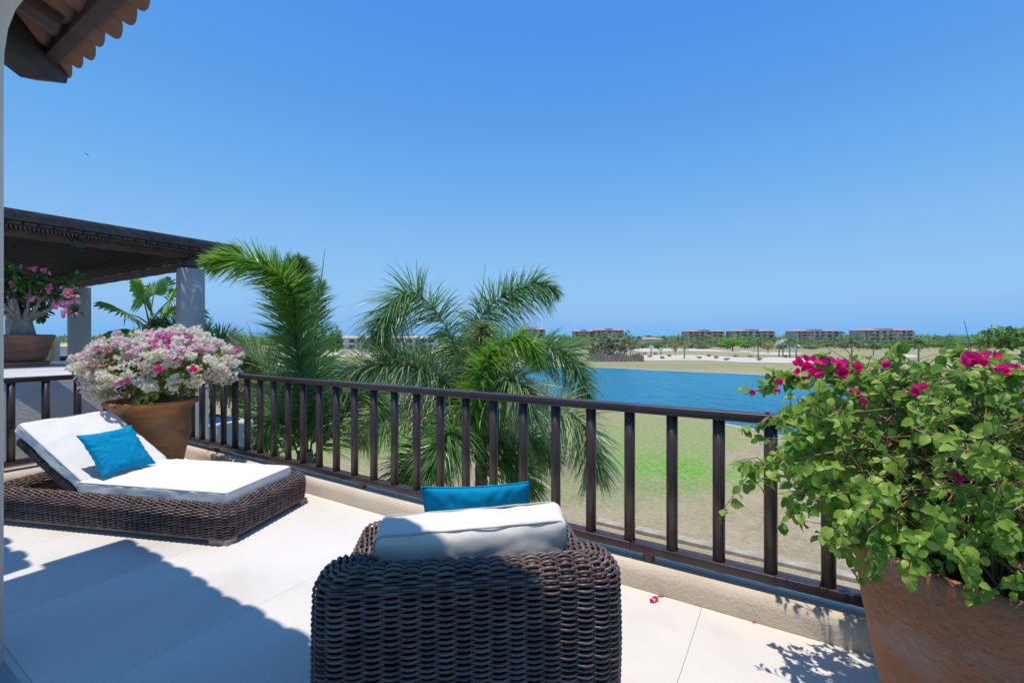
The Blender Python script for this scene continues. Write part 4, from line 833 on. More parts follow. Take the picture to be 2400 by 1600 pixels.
# ------------------------------------------------------------------ palms near the terrace
def frond(root, pts, Lmax, m, n=230, width=.022, name='frond', droop=.5, plume=1.0, seed=None, st=0.08, rach=.016, sh=.45):
    C = catmull(pts, 40); b = MB(); b.tube(C, list(np.linspace(rach, .003, 40)), 6, cap=False); ro = b.build(name, M['rachis'], root, smooth=True)
    s = np.sort(rng.uniform(st, 1, n)); idx = s * 39; i0 = np.minimum(idx.astype(int), 38); fr = (idx - i0)[:, None]; P = C[i0] * (1 - fr) + C[i0 + 1] * fr; T = unit(C[i0 + 1] - C[i0])
    ref = np.array([0, 0, 1.0]); side = unit(np.cross(T, ref) + 1e-4); upv = np.cross(side, T)
    ang = rng.uniform(0, 2 * math.pi, n) if plume >= 1 else np.where(rng.random(n) < .5, 0, math.pi) + rng.normal(0, .35 + plume * .4, n)
    rad = side * np.cos(ang)[:, None] + upv * np.sin(ang)[:, None]
    L = Lmax * (np.sin(np.clip(s * .9 + .12, 0, 1) * math.pi) ** .45) * rng.uniform(.75, 1.1, n) ; L = np.maximum(L, Lmax * .25)
    fwd = sh + .9 * s[:, None] ** 2; D = unit(rad + T * fwd + rng.normal(0, .12, (n, 3)))
    seg = 5; t = np.linspace(0, 1, seg)[None, :, None]
    path = P[:, None] + D[:, None] * (L[:, None, None] * t) + np.array([0, 0, -1.0])[None, None] * (L[:, None, None] * droop * t ** 2.2 * rng.uniform(.5, 1.5, (n, 1, 1)))
    wd = unit(np.cross(D, rng.normal(0, .5, (n, 3)) + upv))[:, None] * (width / 2 * np.array([.7, 1.0, .85, .5, .03])[None, :, None])
    Vv = np.stack([path - wd, path + wd], axis=2).reshape(-1, 3); base = np.arange(n)[:, None] * seg * 2; k = np.arange(seg - 1)[None] * 2
    Fc = np.stack([base + k, base + k + 1, base + k + 3, base + k + 2], axis=2).reshape(-1, 4); o = arr_obj('leaflets', Vv, Fc, m, ro, smooth=False, kind='stuff'); return ro
def ptrunk(root, p0, p1, r0, r1):
    P = [p0 + (p1 - p0) * k / 24 for k in range(25)]; rs = [r0 + (r1 - r0) * k / 24 + (.012 if k % 2 else 0) for k in range(25)]; b = MB(); b.tube(P, rs, 14); b.build('trunk', M['ptrunk'], root, smooth=True)
def A(*l): return [at(*p) for p in l]
# palm 2 (centre)
Y2 = 8.3; pb2 = at(1128, 1140, Y2); p2 = thing('feather_palm', 'bushy feather leaved palm in the middle, rising just behind the railing', 'palm', (pb2[0], pb2[1], GZ))
ptrunk(p2, np.array([pb2[0], pb2[1], GZ]), pb2 + Zv * .75, .16, .10)
FR2 = [
 ('palm', .85, 330, [(1122, 980, 8.3), (1100, 860, 8.4), (1040, 735, 8.3), (970, 685, 8.0), (915, 740, 7.7), (897, 800, 7.6)]),
 ('palm', .72, 330, [(1125, 960, 8.3), (1115, 830, 8.5), (1150, 730, 8.5), (1215, 685, 8.4), (1270, 665, 8.3), (1318, 685, 8.2)]),
 ('palmolive', .85, 400, [(1120, 1000, 8.3), (1060, 905, 8.1), (980, 860, 7.8), (895, 860, 7.5), (825, 880, 7.3), (775, 940, 7.2)]),
 ('palmbright', .55, 260, [(1100, 1080, 8.1), (1110, 960, 7.9), (1160, 860, 7.7), (1205, 800, 7.6), (1250, 800, 7.5), (1280, 860, 7.4)]),
 ('palm', .75, 320, [(1130, 980, 8.4), (1180, 880, 8.8), (1260, 815, 8.9), (1335, 825, 8.8), (1375, 880, 8.7), (1395, 950, 8.6)]),
 ('palmolive', .75, 320, [(1130, 1040, 8.2), (1200, 970, 8.0), (1300, 950, 7.7), (1375, 990, 7.5), (1410, 1070, 7.4), (1415, 1120, 7.4)]),
 ('palm', .75, 320, [(1130, 1040, 8.3), (1190, 1010, 8.5), (1270, 1030, 8.6), (1320, 1080, 8.6)]),
 ('palm', .80, 320, [(1115, 1100, 8.2), (1060, 1050, 8.0), (1000, 1065, 7.9), (960, 1110, 7.8), (945, 1170, 7.8)]),
 ('palmolive', .80, 320, [(1115, 1060, 8.4), (1040, 980, 8.7), (960, 950, 8.9), (880, 985, 9.0), (850, 1030, 9.0)]),
 ('palm', .70, 280, [(1125, 1080, 8.2), (1140, 960, 8.9), (1110, 850, 9.4), (1080, 800, 9.8)]),
 ('palm', .70, 260, [(1125, 1080, 8.2), (1090, 1010, 7.6), (1050, 1040, 7.2), (1020, 1110, 7.0)]),
 ('palmolive', .62, 260, [(1125, 1000, 8.3), (1130, 880, 8.2), (1140, 800, 8.0), (1150, 760, 7.9)]),
 ('palm', .7, 280, [(1125, 1020, 8.5), (1090, 920, 9.0), (1020, 850, 9.3), (950, 830, 9.4), (900, 860, 9.4)]),
 ('palmolive', .7, 280, [(1130, 1020, 8.2), (1160, 930, 7.8), (1210, 890, 7.5), (1250, 920, 7.3), (1265, 980, 7.2)]),
 ('palmbright', .55, 200, [(1120, 1050, 8.0), (1130, 940, 7.7), (1150, 860, 7.5), (1170, 820, 7.4)]),
 ('palm', .7, 240, [(1130, 1120, 8.3), (1190, 1080, 8.2), (1240, 1110, 8.1), (1260, 1160, 8.1)]),
]
for (m_, L, n_, pts) in FR2: frond(p2, A(*[(x - 14, y, Y) for x, y, Y in pts]), L * 1.06, M[m_], int(n_ * 2.9), .020, droop=.34, sh=.32)
MB().tube(A((1110, 760, 8.3), (1130, 690, 8.3), (1137, 620, 8.3)), [.012, .008, .003], 5).build('spear_leaf', M['palmbright'], p2)
# palm 1 (left, upright)
pb1 = at(715, 1110, 6.9); p1 = thing('feather_palm', 'tall upright feather palm beside the grey pergola pillar, bending left at the top', 'palm', (pb1[0], pb1[1], GZ))
ptrunk(p1, np.array([pb1[0], pb1[1], GZ]), pb1 + Zv * .35, .15, .11)
FR1 = [
 ('palm', .62, 560, [(722, 1080, 6.9), (716, 960, 6.8), (700, 840, 6.6), (686, 740, 6.45), (684, 670, 6.35), (704, 612, 6.3)]),
 ('palmbright', .44, 330, [(700, 800, 6.5), (688, 720, 6.3), (668, 665, 6.1), (615, 622, 5.9), (545, 608, 5.8), (478, 616, 5.7)]),
 ('palm', .60, 330, [(725, 1080, 6.9), (738, 960, 7.1), (735, 850, 7.2), (732, 740, 7.3), (752, 665, 7.3)]),
 ('palmolive', .70, 330, [(700, 1040, 6.9), (660, 920, 6.9), (610, 850, 6.9), (560, 850, 6.8), (520, 900, 6.7)]),
 ('palm', .62, 260, [(705, 1080, 6.9), (670, 1000, 6.7), (640, 980, 6.5), (615, 1040, 6.4), (600, 1100, 6.3)]),
 ('palmolive', .60, 240, [(715, 1060, 6.9), (640, 930, 7.4), (560, 880, 7.6), (500, 900, 7.7)]),
 ('palm', .60, 240, [(725, 1080, 6.9), (790, 1000, 7.0), (830, 930, 7.0), (870, 930, 7.0), (900, 970, 7.0)]),
]
for (m_, L, n_, pts) in FR1: frond(p1, A(*pts), L * 1.12, M[m_], int(n_ * 2.6), .019, droop=.16, sh=.62)
MB().tube(A((742, 790, 6.9), (748, 690, 6.9), (762, 583, 6.9)), [.016, .012, .003], 5).build('spear_leaf', M['palmolive'], p1)
MB().tube(A((728, 1110, 6.8), (745, 1060, 6.75), (790, 975, 6.7)), [.03, .025, .02], 6).build('cut_leaf_stalk', M['rachis'], p1)
# cycad-like palm between the bush and pillar
p3b = at(470, 900, 8.2); p3 = thing('feather_palm', 'low feather palm rising between the flowering bush and the thick pillar', 'palm', (p3b[0], p3b[1], GZ)); ptrunk(p3, np.array([p3b[0], p3b[1], GZ]), p3b, .14, .11)
for (m_, L, n_, pts) in [('palm', .45, 220, [(470, 900, 8.2), (455, 840, 8.1), (430, 790, 8.0), (395, 760, 7.9), (365, 755, 7.8)]), ('palm', .5, 240, [(475, 900, 8.2), (500, 830, 8.1), (520, 800, 8.0), (560, 800, 7.9), (600, 830, 7.8)]),
    ('palmolive', .5, 240, [(475, 910, 8.2), (530, 870, 8.0), (580, 860, 7.8), (620, 900, 7.6)]), ('palm', .5, 200, [(470, 900, 8.2), (480, 830, 8.2), (470, 780, 8.2), (440, 770, 8.2)]), ('palmolive', .5, 220, [(480, 930, 8.2), (540, 920, 7.7), (590, 960, 7.4), (610, 1020, 7.3)])]:
    frond(p3, A(*pts), L, M[m_], n_ + 160, .026, droop=.15, sh=.9)
# fan palm behind the pergola
fp0 = at(350, 760, 11.5); fp = thing('fan_palm', 'bright green fan palm between the two grey pergola pillars', 'palm', (fp0[0], fp0[1], GZ)); ptrunk(fp, np.array([fp0[0], fp0[1], GZ]), fp0, .18, .14)
def fanleaf(root, base, tip, Rr, m, nrm):
    d = unit(tip - base); s_ = unit(np.cross(d, nrm)); b = MB(); b.tube([base, (base + tip) / 2 + Zv * .05, tip], [.022, .016, .012], 5); po = b.build('frond', M['rachis'], root, smooth=True)
    vs, fs = [], []; n = 34
    for k in range(n):
        a0 = -2.1 + 4.2 * k / n; a1 = a0 + 4.2 / n; am = (a0 + a1) / 2; dr_ = lambda a: d * math.cos(a) + s_ * math.sin(a); up_ = np.cross(s_, d)
        L = Rr * (.80 + .2 * math.cos(am)) * random.uniform(.9, 1.06); b0 = len(vs); dm = dr_(am)
        vs += [tip, tip + dr_(a0) * L * .55 + up_ * .02 - Zv * .02, tip + dm * L * .55 - up_ * .02 - Zv * .02, tip + dr_(a1) * L * .55 + up_ * .02 - Zv * .02, tip + dm * L - Zv * (L * random.uniform(.15, .45)) + dr_(a0) * .02, tip + dm * L * .8 - Zv * L * .08 + dr_(a1) * .02]
        fs += [(b0, b0 + 1, b0 + 2), (b0, b0 + 2, b0 + 3), (b0 + 1, b0 + 4, b0 + 2), (b0 + 2, b0 + 5, b0 + 3), (b0 + 2, b0 + 4, b0 + 5)]
    me = mesh_from('fan_blade', [np.array(v) - wloc(root) for v in vs], fs); o = link('fan_blade', me, m, po)
for (x, y, Y, R_, m_) in ((335, 700, 11.2, .85, 'palmbright'), (395, 705, 11.0, .80, 'palmbright'), (300, 735, 11.0, .75, 'palm'), (380, 745, 10.8, .8, 'palmolive'), (315, 775, 10.9, .8, 'palm'), (410, 740, 11.8, .8, 'palm'), (360, 690, 12.0, .8, 'palm'), (350, 790, 10.8, .8, 'palm'), (400, 790, 11, .8, 'palm')):
    t = at(x, y, Y); fanleaf(fp, fp0, t, R_, M[m_], np.array([random.uniform(-.3, .3), -.8, .7]))

# ------------------------------------------------------------------ far buildings
def apartment(px0, px1, ptop, Y, label, bays=6, warm=False, group='stone apartment blocks beyond the golf course'):
    a = at(px0, ptop, Y); c = at(px1, ptop, Y); W = c[0] - a[0]; top = a[2]; t = thing('apartment_building', label, 'building', ((a[0] + c[0]) / 2, Y, GZ), group)
    H = top - GZ; cx = (a[0] + c[0]) / 2; nf = 4; rh = H * .10; wh = H - rh; D = 14; wallm = M['stonewarm'] if warm else M['stone']
    X = np.array([1, 0, 0]); Yv = np.array([0, 1, 0]); fh = wh / nf
    MB().box((cx, Y + D / 2, GZ + wh / 2), X, Yv, Zv, W / 2 - .3, D / 2, wh / 2).build('wall', wallm, t)
    bw = W / bays
    wme = mesh_from('window', *(lambda q: (q.v, q.f))(MB().box((0, 0, 0), X, Yv, Zv, bw * .27, .06, fh * .32)))
    for f in range(nf):
        z = GZ + f * fh
        for i in range(bays):
            x = cx - W / 2 + (i + .5) * bw; rec = (i % 3 == 1)
            link('window', wme, M['glass'], t, np.array([x, Y - .055 - (0), z + fh * .5]) - wloc(t))
        for i in range(bays):
            if i % 3 == 1 or (f + i) % 4 == 0:
                x = cx - W / 2 + (i + .5) * bw; MB().box((x, Y - .9, z + fh * .16), X, Yv, Zv, bw * .46, .9, .12).build('balcony', M['stonewarm'], t)
                if f < nf: MB().box((x, Y - 1.78, z + fh * .28), X, Yv, Zv, bw * .46, .05, fh * .10).build('balcony_rail', wallm, t)
        MB().box((cx, Y - .08, z + fh * .985), X, Yv, Zv, W / 2 - .2, .10, .10).build('floor_band', M['stonewarm'], t)
    for sgn in (-1, 1):
        for x in (cx + sgn * W * .17, cx + sgn * (W / 2 - .8)): MB().box((x, Y - .5, GZ + wh * .46), X, Yv, Zv, .9, .55, wh * .46).build('pier', M['stonewarm'], t)
    def hip(x0, x1, z0, h, y0=Y - 1.4, y1=Y + D + 1.4):
        yl = (y0 + y1) / 2; r_ = min(4.5, (x1 - x0) * .3); b = MB(); b.add([(x0, y0, z0), (x1, y0, z0), (x1, y1, z0), (x0, y1, z0), (x0 + r_, yl, z0 + h), (x1 - r_, yl, z0 + h)], [(0, 1, 5, 4), (1, 2, 5), (2, 3, 4, 5), (3, 0, 4), (3, 2, 1, 0)]); b.build('roof', M['rooftile'], t)
    hip(cx - W / 2 - .6, cx - W * .09, GZ + wh + .02, rh * .95); hip(cx + W * .09, cx + W / 2 + .6, GZ + wh + .02, rh * .95)
    MB().box((cx, Y + 4, GZ + wh + rh * .62), X, Yv, Zv, W * .11, 4, rh * .6).build('stair_head', M['stonewarm'], t)
    return t
apartment(2021, 2141, 770, 340, 'rightmost and widest stone apartment block with terracotta hip roofs', 8)
apartment(1865, 1967, 772, 352, 'second stone apartment block from the right, under red hip roofs', 7)
apartment(1720, 1815, 772, 358, 'third stone apartment block from the right, behind a bright green tree', 6)
apartment(1611, 1697, 773, 366, 'fourth stone apartment block from the right, fronted by palms', 6, True)
apartment(1396, 1462, 770, 372, 'taller right half of the twin apartment blocks in the middle distance', 5, True)
apartment(1345, 1394, 773, 380, 'lower left half of the twin apartment blocks in the middle distance', 4, True)
apartment(1217, 1278, 768, 380, 'apartment block half hidden behind the middle palm', 4)
def villa(px0, px1, label):
    Y = 215.0; a = at(px0, 791, Y)[0]; c = at(px1, 791, Y)[0]; z0 = at(0, 817, Y)[2]; z1 = at(0, 789, Y)[2]; cx = (a + c) / 2; W = c - a; X = np.array([1, 0, 0]); Yv = np.array([0, 1, 0])
    t = thing('villa', label, 'building', (cx, Y, GZ), 'white villas beyond the lake'); h = z1 - GZ
    MB().box((cx, Y + 5, GZ + h / 2 - .3), X, Yv, Zv, W / 2, 5, h / 2 - .3).build('wall', M['villa'], t)
    b = MB(); b.box((cx, Y + 4.6, z1 - .30), X, unit(np.array([0, 1, .10])), unit(np.array([0, -.10, 1])), W / 2 + .5, 5.8, .28); b.build('roof', M['villaroof'], t)
    n = max(2, int(W / 4)); hh = (z1 - z0)
    wme = mesh_from('window', *(lambda q: (q.v, q.f))(MB().box((0, 0, 0), X, Yv, Zv, 1.25, .05, .68)))
    for i in range(n):
        x = cx - W / 2 + (i + .5) * W / n
        link('window', wme, M['glass'], t, np.array([x, Y - .06, z1 - 2.0]) - wloc(t)); link('window', wme, M['glass'], t, np.array([x, Y - .06, z1 - 4.6]) - wloc(t))
    MB().box((cx, Y - .8, z1 - 3.25), X, Yv, Zv, W / 2 - .2, .8, .13).build('balcony', M['villa'], t)
villa(786, 838, 'leftmost white two storey villa between the two near palms'); villa(842, 888, 'white two storey villa right of the leftmost villa'); villa(895, 972, 'long white villa half covered by the middle palm'); villa(985, 1020, 'white villa seen through the middle palm fronds')
hb = thing('house', 'low house with beige hip roof behind the neighbouring terrace at far left', 'house', (at(190, 800, 60)[0], 60, GZ)); hx_ = at(190, 800, 60)
MB().box((hx_[0], 62, GZ + 2.3), (1, 0, 0), (0, 1, 0), Zv, 2.6, 2.5, 2.3).build('wall', M['villa'], hb)
b = MB(); x0, x1 = hx_[0] - 3.4, hx_[0] + 3.6; b.add([(x0, 58.6, .15), (x1, 58.6, .15), (x1, 65.5, .15), (x0, 65.5, .15), (x0 + 2.4, 62, .95), (x1 - 2.4, 62, .95)], [(0, 1, 5, 4), (1, 2, 5), (2, 3, 4, 5), (3, 0, 4), (3, 2, 1, 0)]); b.build('roof', M['villaroof'], hb)
hc = thing('house', 'small house roof peeping out of the trees right of the twin apartment blocks', 'house', (at(1530, 790, 300)[0], 300, GZ)); hq = at(1527, 790, 300)
MB().box((hq[0], 304, GZ + 2), (1, 0, 0), (0, 1, 0), Zv, 7, 4, 2).build('wall', M['villa'], hc)
b = MB(); x0, x1 = hq[0] - 8, hq[0] + 8; b.add([(x0, 299, .2), (x1, 299, .2), (x1, 309, .2), (x0, 309, .2), (x0 + 4, 304, 1.5), (x1 - 4, 304, 1.5)], [(0, 1, 5, 4), (1, 2, 5), (2, 3, 4, 5), (3, 0, 4), (3, 2, 1, 0)]); b.build('roof', M['rooftile'], hc)

# ------------------------------------------------------------------ far trees
def crown_mesh(seed, m, n=420, flat=.62, q=.16, name='crown'):
    """unit crown: radius 1 wide, height 2*flat, base at 0"""
    r_ = np.random.default_rng(seed); blobs = [(unit(r_.normal(size=3)) * r_.uniform(.15, .6), r_.uniform(.35, .6)) for _ in range(9)]; P = []
    for i in range(n):
        c, rad = blobs[i % len(blobs)]; d = unit(r_.normal(size=3)); p = c + d * rad * r_.uniform(.7, 1.0); P.append(p)
    P = np.array(P); P[:, 2] = P[:, 2] * flat + flat; P[:, 2] = np.maximum(P[:, 2], .02)
    D = unit(r_.normal(size=P.shape)); N = unit(P - np.array([0, 0, flat]) + r_.normal(0, .5, P.shape)); v_, f_ = scatter(SMALLV, SMALLF, frames(np.cross(N, D), N, P, r_.uniform(q * .6, q * 1.4, n)))
    me = mesh_from(name, v_, f_); me.materials.append(m); return me
def trunk_mesh(h, r0, m):
    b = MB(); b.tube([(0, 0, 0), (.02 * h, 0, h * .5), (0, 0.01 * h, h)], [r0, r0 * .75, r0 * .5], 6); me = mesh_from('trunk', b.v, b.f, True); me.materials.append(m); return me
def limbs_mesh(m):
    b = MB(); r_ = np.random.default_rng(5); b.tube([(0, 0, 0), (.03, 0, .35)], [.06, .045], 6)
    for i in range(7): a = i * .9; b.tube([(.03, 0, .3), (math.cos(a) * .25, math.sin(a) * .25, .55), (math.cos(a) * .5, math.sin(a) * .5, .85)], [.035, .022, .01], 4)
    me = mesh_from('trunk', b.v, b.f, True); me.materials.append(m); return me
CR = {k: [crown_mesh(100 + 7 * i + j, M[k], n_, fl_) for j in range(3)] for i, (k, n_, fl_) in enumerate((('fartree1', 700, .6), ('fartree2', 800, .6), ('fartree3', 700, .5), ('fartree4', 800, .5), ('yellowtree', 400, .6)))}
LM = limbs_mesh(M['greybark'])
def tree(x, Y, w, h, key, label, group=None, lift=.15, name='tree', cat='tree'):
    z = GZ; t = thing(name, label, cat, (x, Y, z), group); o = link('crown', CR[key][random.randrange(3)], None, t, (0, 0, h * lift), (0, 0, random.uniform(0, 6)), (w / 2 * random.uniform(.9, 1.1), w / 2, h * (1 - lift) / 1.3))
    link('trunk', LM, None, t, (0, 0, 0), (0, 0, random.uniform(0, 6)), (w / 2 * .8, w / 2 * .8, h * .75)); return t
def farpalm_mesh(seed, m, nf=15):
    r_ = np.random.default_rng(seed); V_, F_ = [], []; base = 0
    for i in range(nf):
        a = i * 2.4 + r_.uniform(-.2, .2); el = r_.uniform(-.5, 1.2); L = r_.uniform(.85, 1.1); d = np.array([math.cos(a) * math.cos(el), math.sin(a) * math.cos(el), math.sin(el)])
        n = 11
        for k in range(n):
            t = (k + .5) / n; p = d * L * t + np.array([0, 0, -.75 * t * t * L]); T = unit(d + np.array([0, 0, -1.5 * t])); s_ = unit(np.cross(T, [0, 0, 1.0])); LL = .34 * math.sin(math.pi * (t * .85 + .12)) + .05
            for sg in (-1, 1):
                e = p + s_ * sg * LL * .8 + T * LL * .5 + np.array([0, 0, -.35 * LL]); w = T * .045
                V_ += [p - w, p + w, e]; F_.append((base, base + 1, base + 2)); base += 3
        p0 = np.zeros(3)
        for k in range(5):
            t = (k + 1) / 5; p = d * L * t + np.array([0, 0, -.75 * t * t * L]); w = np.array([0, 0, .014]); V_ += [p0 - w, p0 + w, p + w, p - w]; F_.append((base, base + 1, base + 2)); F_.append((base, base + 2, base + 3)); base += 4; p0 = p
    me = mesh_from('crown', V_, np.array(F_)); me.materials.append(m); return me
PM = {k: [farpalm_mesh(s_, M[k]) for s_ in (1, 2, 3)] for k in ('farpalm', 'farpalmdark', 'silver')}
TM = trunk_mesh(1.0, .5, M['greybark'])
def palm(px, ybase, ytop, label, key='farpalm', cr=None, group='palms across the lake', Y=None):
    Yd = Y or (CAMZ - GZ) * F / (ybase - 791); x = at(px, 791, Yd)[0]; top = at(px, ytop, Yd)[2]; h = top - GZ; r = cr or min(3.0, h * .36); t = thing('palm_tree', label, 'palm', (x, Yd, GZ), group)
    link('trunk', TM, None, t, (0, 0, 0), None, (.35, .35, h - r * .55)); link('crown', PM[key][random.randrange(3)], None, t, (0, 0, h - r * .62), (0, 0, random.uniform(0, 6)), (r, r, r)); return t
palm(1604, 840, 803, 'yellowish palm standing alone on the long sand bunker', 'farpalm')
palm(1526, 831, 806, 'silvery palm at the left end of the bunkers', 'silver'); palm(1549, 831, 812, 'smaller silvery palm right of the first silvery one', 'silver')
palm(1478, 838, 810, 'palm in front of the reddish reeds by the lake', 'farpalmdark')
palm(1777, 838, 786, 'tall thin dark palm right of the bright green tree', 'farpalmdark'); palm(1851, 838, 784, 'full palm standing among silvery palms on the sand', 'farpalmdark')
palm(1835, 836, 788, 'silver leaved palm left of the full palm on the sand', 'silver'); palm(1866, 838, 800, 'short silver palm right of the full palm on the sand', 'silver'); palm(1826, 836, 796, 'low silver palm leaning beside the sand', 'silver')
palm(1996, 850, 784, 'tall palm just left of the widest apartment block', 'farpalmdark'); palm(2153, 854, 786, 'tall palm at the right corner of the widest apartment block', 'farpalmdark')
palm(2047, 832, 802, 'low palm before the widest apartment block', 'farpalmdark'); palm(848, 836, 777, 'palm before the white villas left of the middle palm', 'farpalmdark'); palm(1634, 816, 784, 'palm before the fourth apartment block', 'farpalmdark', Y=270)
palm(1392, 815, 788, 'palm before the twin apartment blocks', 'farpalmdark', Y=260); palm(1972, 815, 772, 'palm reaching over the roof of the second apartment block', 'farpalmdark', Y=300); palm(1600, 815, 786, 'palm left of the fourth apartment block', 'farpalmdark', Y=290)
palm(2190, 815, 786, 'palm behind the tall palm right of the widest block', 'farpalm', Y=250); palm(2205, 816, 784, 'second palm in the clump right of the widest block', 'farpalmdark', Y=260); palm(2270, 828, 806, 'squat palm before the dark wood at right', 'farpalm')
def near(px):
    ms = [(1340, 'left of the twin apartment blocks'), (1400, 'under the lower twin apartment block'), (1465, 'under the taller twin apartment block'), (1530, 'near the small red roofed house'), (1600, 'left of the fourth block from the right'), (1655, 'below the fourth block from the right'), (1712, 'behind the bright green tree'),
          (1770, 'below the third block from the right'), (1835, 'between the second and third block from the right'), (1915, 'below the second block from the right'), (1995, 'between the two rightmost blocks'), (2080, 'below the rightmost block'), (2170, 'just right of the rightmost block'), (2280, 'well right of the rightmost block'), (9999, 'at the right edge of the picture')]
    return next(t for m_, t in ms if px < m_)
for k, (px, yt) in enumerate(((1415, 782), (1440, 786), (1468, 781), (1497, 783), (1520, 781), (1535, 784), (1555, 783), (1330, 785), (1310, 787), (1655, 782), (1680, 784), (1790, 783), (1815, 786), (1900, 786), (1925, 783), (2330, 783), (2385, 785), (1590, 787), (2225, 783), (650, 786), (640, 782), (1950, 785), (1288, 787), (2010, 782), (2120, 790), (2350, 786))):
    palm(px, 0, yt, 'far palm above the tree belt, ' + (near(px) if px > 1280 else 'left of the near upright palm'), random.choice(['farpalm', 'farpalmdark', 'farpalmdark']), 3.0, 'far palms in the tree belt', Y=random.uniform(280, 335))
tree(*(lambda p: (p[0], p[1]))(gp(1717, 823)), 13, 7.5, 'fartree4', 'bright green umbrella shaped tree before the third apartment block', lift=.28)
tree(*gp(1436, 842), 12, 8.5, 'fartree2', 'big round olive green bush at the end of the reeds by the lake', lift=.02, name='shrub', cat='bush')
tree(*gp(1415, 840), 9, 6.5, 'fartree3', 'grey brown thorn bush left of the big olive bush', lift=.02, name='shrub', cat='bush')
tree(*gp(1395, 838), 9, 6.0, 'fartree3', 'dry brush at the left end of the reeds near the middle palm', lift=.02, name='shrub', cat='bush')
tree(*gp(1583, 831), 3.4, 4.0, 'yellowtree', 'small yellow tree beside the lone sand palm', lift=.25); tree(*gp(1800, 828), 6, 4.6, 'yellowtree', 'yellow flowering tree right of the tall thin palm', lift=.3)
tree(*gp(781, 838), 8, 9.0, 'fartree1', 'leafy green tree on the lake bank left of the white villas', lift=.1); tree(*gp(770, 862), 4.5, 2.6, 'fartree1', 'low shrub at the water edge under the leafy tree', lift=.0, name='shrub', cat='bush')
tree(*gp(2400, 842), 20, 11, 'fartree1', 'dark leafy tree at the right edge of the picture', lift=.05)
# shrubs on the bunker sand
for k, (px, py) in enumerate(((1524, 838), (1552, 841), (1569, 836), (1638, 841), (1662, 836), (1678, 840), (1704, 845), (1724, 837), (1780, 845), (1757, 838), (1883, 838), (1840, 838), (1512, 831), (1536, 831))):
    x, y = gp(px, py); t = thing('shrub', 'small dry grass tuft growing out of the bunker sand', 'shrub', (x, y, GZ + .05), 'dry tufts on the bunkers'); link('foliage', CR['fartree3'][k % 3], None, t, (0, 0, 0), (0, 0, k), (.95, .9, .75))
# belt of shrubs and trees
kk = ['fartree1', 'fartree2', 'fartree3']; LBL = {'fartree1': 'green leafy tree in the belt beyond the golf course', 'fartree2': 'olive green tree in the belt beyond the golf course', 'fartree3': 'grey brown dry tree in the belt beyond the golf course', 'fartree4': 'bright green tree in the belt beyond the golf course'}
r_ = random.Random(5)
for i in range(120):
    px = 1290 + (i % 60) / 60 * 1170 + r_.uniform(-8, 8); Y = r_.uniform(205, 245) if i < 60 else r_.uniform(255, 320)
    wgt = [.45, .35, .20] if px < 2050 else [.65, .3, .05]; key = r_.choices(kk, wgt)[0]
    tree(at(px, 791, Y)[0], Y, r_.uniform(8, 13) * (1 if i < 60 else 1.2), r_.uniform(2.2, 4.2) if i < 60 else r_.uniform(3.0, 4.9), key, ('low ' if i < 60 else 'tall rear ') + LBL[key].split(' in the')[0] + ' ' + near(px), 'trees in the belt beyond the golf course, ' + {'fartree1': 'green', 'fartree2': 'olive', 'fartree3': 'dry'}[key], lift=.0)
for i in range(26):
    px = 540 + i * 27 + r_.uniform(-8, 8); Y = r_.uniform(235, 300); key = r_.choice(['fartree1', 'fartree2']); tree(at(px, 791, Y)[0], Y, r_.uniform(9, 13), r_.uniform(4.6, 6.6), key, LBL[key].replace('beyond the golf course', 'around the white villas'), 'trees around the white villas, ' + key.replace('fartree1', 'green').replace('fartree2', 'olive'), lift=0)
for i in range(16):
    px = 60 + i * 11 + r_.uniform(-4, 4); Y = r_.uniform(38, 90); key = r_.choice(['fartree1', 'fartree2', 'fartree4']); tree(at(px, 791, Y)[0], Y, r_.uniform(4, 6), r_.uniform(3.4, 4.4) if Y < 58 else 4.6, key, 'leafy shrub in the garden behind the neighbouring wall at far left', 'garden shrubs at far left', lift=0, name='shrub', cat='bush')
# far wood: one mass nobody could count
n = 26000; X = rng.uniform(-520, 560, n); Yw = rng.uniform(330, 470, n); hmax = 5.2 + 1.2 * np.sin(X * .05) + 1.0 * np.sin(X * .13 + Yw * .05) + rng.normal(0, .5, n) + 1.0 * (X > 250)
Zw = GZ + hmax * rng.uniform(.25, 1.0, n) ** .5; P = np.stack([X, Yw, Zw], 1); N = unit(rng.normal(size=P.shape) + np.array([0, -.5, .9])); D = unit(rng.normal(size=P.shape))
v_, f_ = scatter(SMALLV, SMALLF, frames(np.cross(N, D), N, P, rng.uniform(1.2, 2.6, n))); o = arr_obj('far_wood', v_, f_, M['fartree1'], None, smooth=False, kind='stuff'); tag(o, 'far green wood reaching to the sea on the horizon', 'wood')
# reddish reeds on the far bank
n = 5000; a = np.array(gp(1380, 846)); c = np.array(gp(1500, 846)); t = rng.random(n)[:, None]; P2 = a + (c - a) * t + rng.normal(0, 1.0, (n, 2)) * np.array([.3, 1.6]); P = np.concatenate([P2, np.full((n, 1), GZ)], 1); D = unit(rng.normal(0, .15, (n, 3)) + np.array([0, 0, 1.0])); N = unit(rng.normal(size=(n, 3)) * np.array([1, 1, .1]))
M['reed'] = leafmat('dry reddish reeds', (0.42, 0.33, 0.27), (0.56, 0.46, 0.38), .25, .8)
v_, f_ = scatter(np.array([(-.05, 0, 0), (.05, 0, 0), (0, 1, 0)]), np.array([(0, 1, 2)]), frames(D, N, P, rng.uniform(.6, 2.0, n) * (1 + .3 * np.sin(P2[:, 0] * 1.3)))); tag(arr_obj('reeds', v_, f_, M['reed'], None, smooth=False, kind='stuff'), 'dry reddish reeds along the far lake bank', 'reeds')

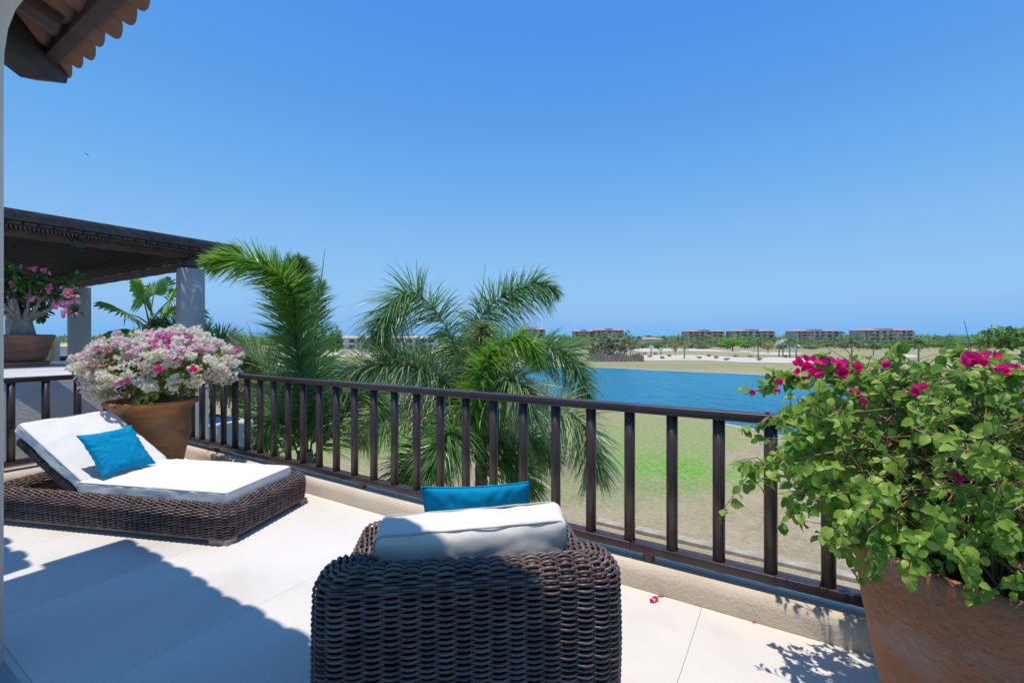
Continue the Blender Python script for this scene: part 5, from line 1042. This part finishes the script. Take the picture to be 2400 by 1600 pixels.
# ------------------------------------------------------------------ small things
def bird(px, py, Y, s_, label):
    p = at(px, py, Y); t = thing('bird', label, 'bird', p); b = MB(); b.tube([p + np.array([-.5, 0, 0]) * s_, p + np.array([-.25, 0, .03]) * s_, p + np.array([.2, 0, .03]) * s_, p + np.array([.5, 0, 0]) * s_], [.02 * s_, .10 * s_, .10 * s_, .03 * s_], 8); b.build('body', M['bird'], t, smooth=True)
    for sg in (-1, 1):
        w = MB(); w.add([p + np.array(q) * s_ for q in ((.15, 0, .03), (-.2, 0, .03), (-.3, sg * .55, .32), (.0, sg * .6, .34), (-.25, sg * 1.2, .25), (.15, 0, .05), (-.2, 0, .05), (-.3, sg * .55, .335), (.0, sg * .6, .355), (-.25, sg * 1.2, .265))], [(0, 1, 2, 3), (3, 2, 4), (5, 8, 7, 6), (8, 9, 7)]); w.build('wing', M['bird'], t)
bird(205, 363, 70, .38, 'small dark bird gliding in the sky above the pergola'); bird(907, 244, 150, .35, 'tiny far bird high in the sky above the middle palm')
pf = onz(1535, 1409, 0.0); ff = thing('fallen_flower', 'magenta bougainvillea flower lying on the terrace near the armchair', 'flower', pf); link('flower_cluster', mg[1], None, ff, (0, 0, .012), (0, 0, 1), (.72, .72, .45))
q = onz(1549, 1397, 0); q2 = MB(); q2.add([(q + np.array(v) * .02) for v in ((-1, 0, .05), (-.3, -.35, .25), (.6, -.25, .2), (1.1, .1, .06), (.4, .4, .25), (-.4, .3, .3))], [(0, 1, 5), (1, 2, 4, 5), (2, 3, 4)]); tag(q2.build('fallen_leaf', M['brownleaf']), 'dry brown leaf lying behind the fallen magenta flower', 'leaf')
q = onz(1768, 1459, 0); q2 = MB(); q2.add([(q + np.array(v) * .012) for v in ((-1, 0, .1), (0, -.5, .3), (1, .1, .1), (0, .5, .35), (0, 0, .1))], [(0, 1, 4), (1, 2, 4), (2, 3, 4), (3, 0, 4)]); tag(q2.build('fallen_petal', M['magenta']), 'single red petal on the terrace floor near the right pot', 'petal')
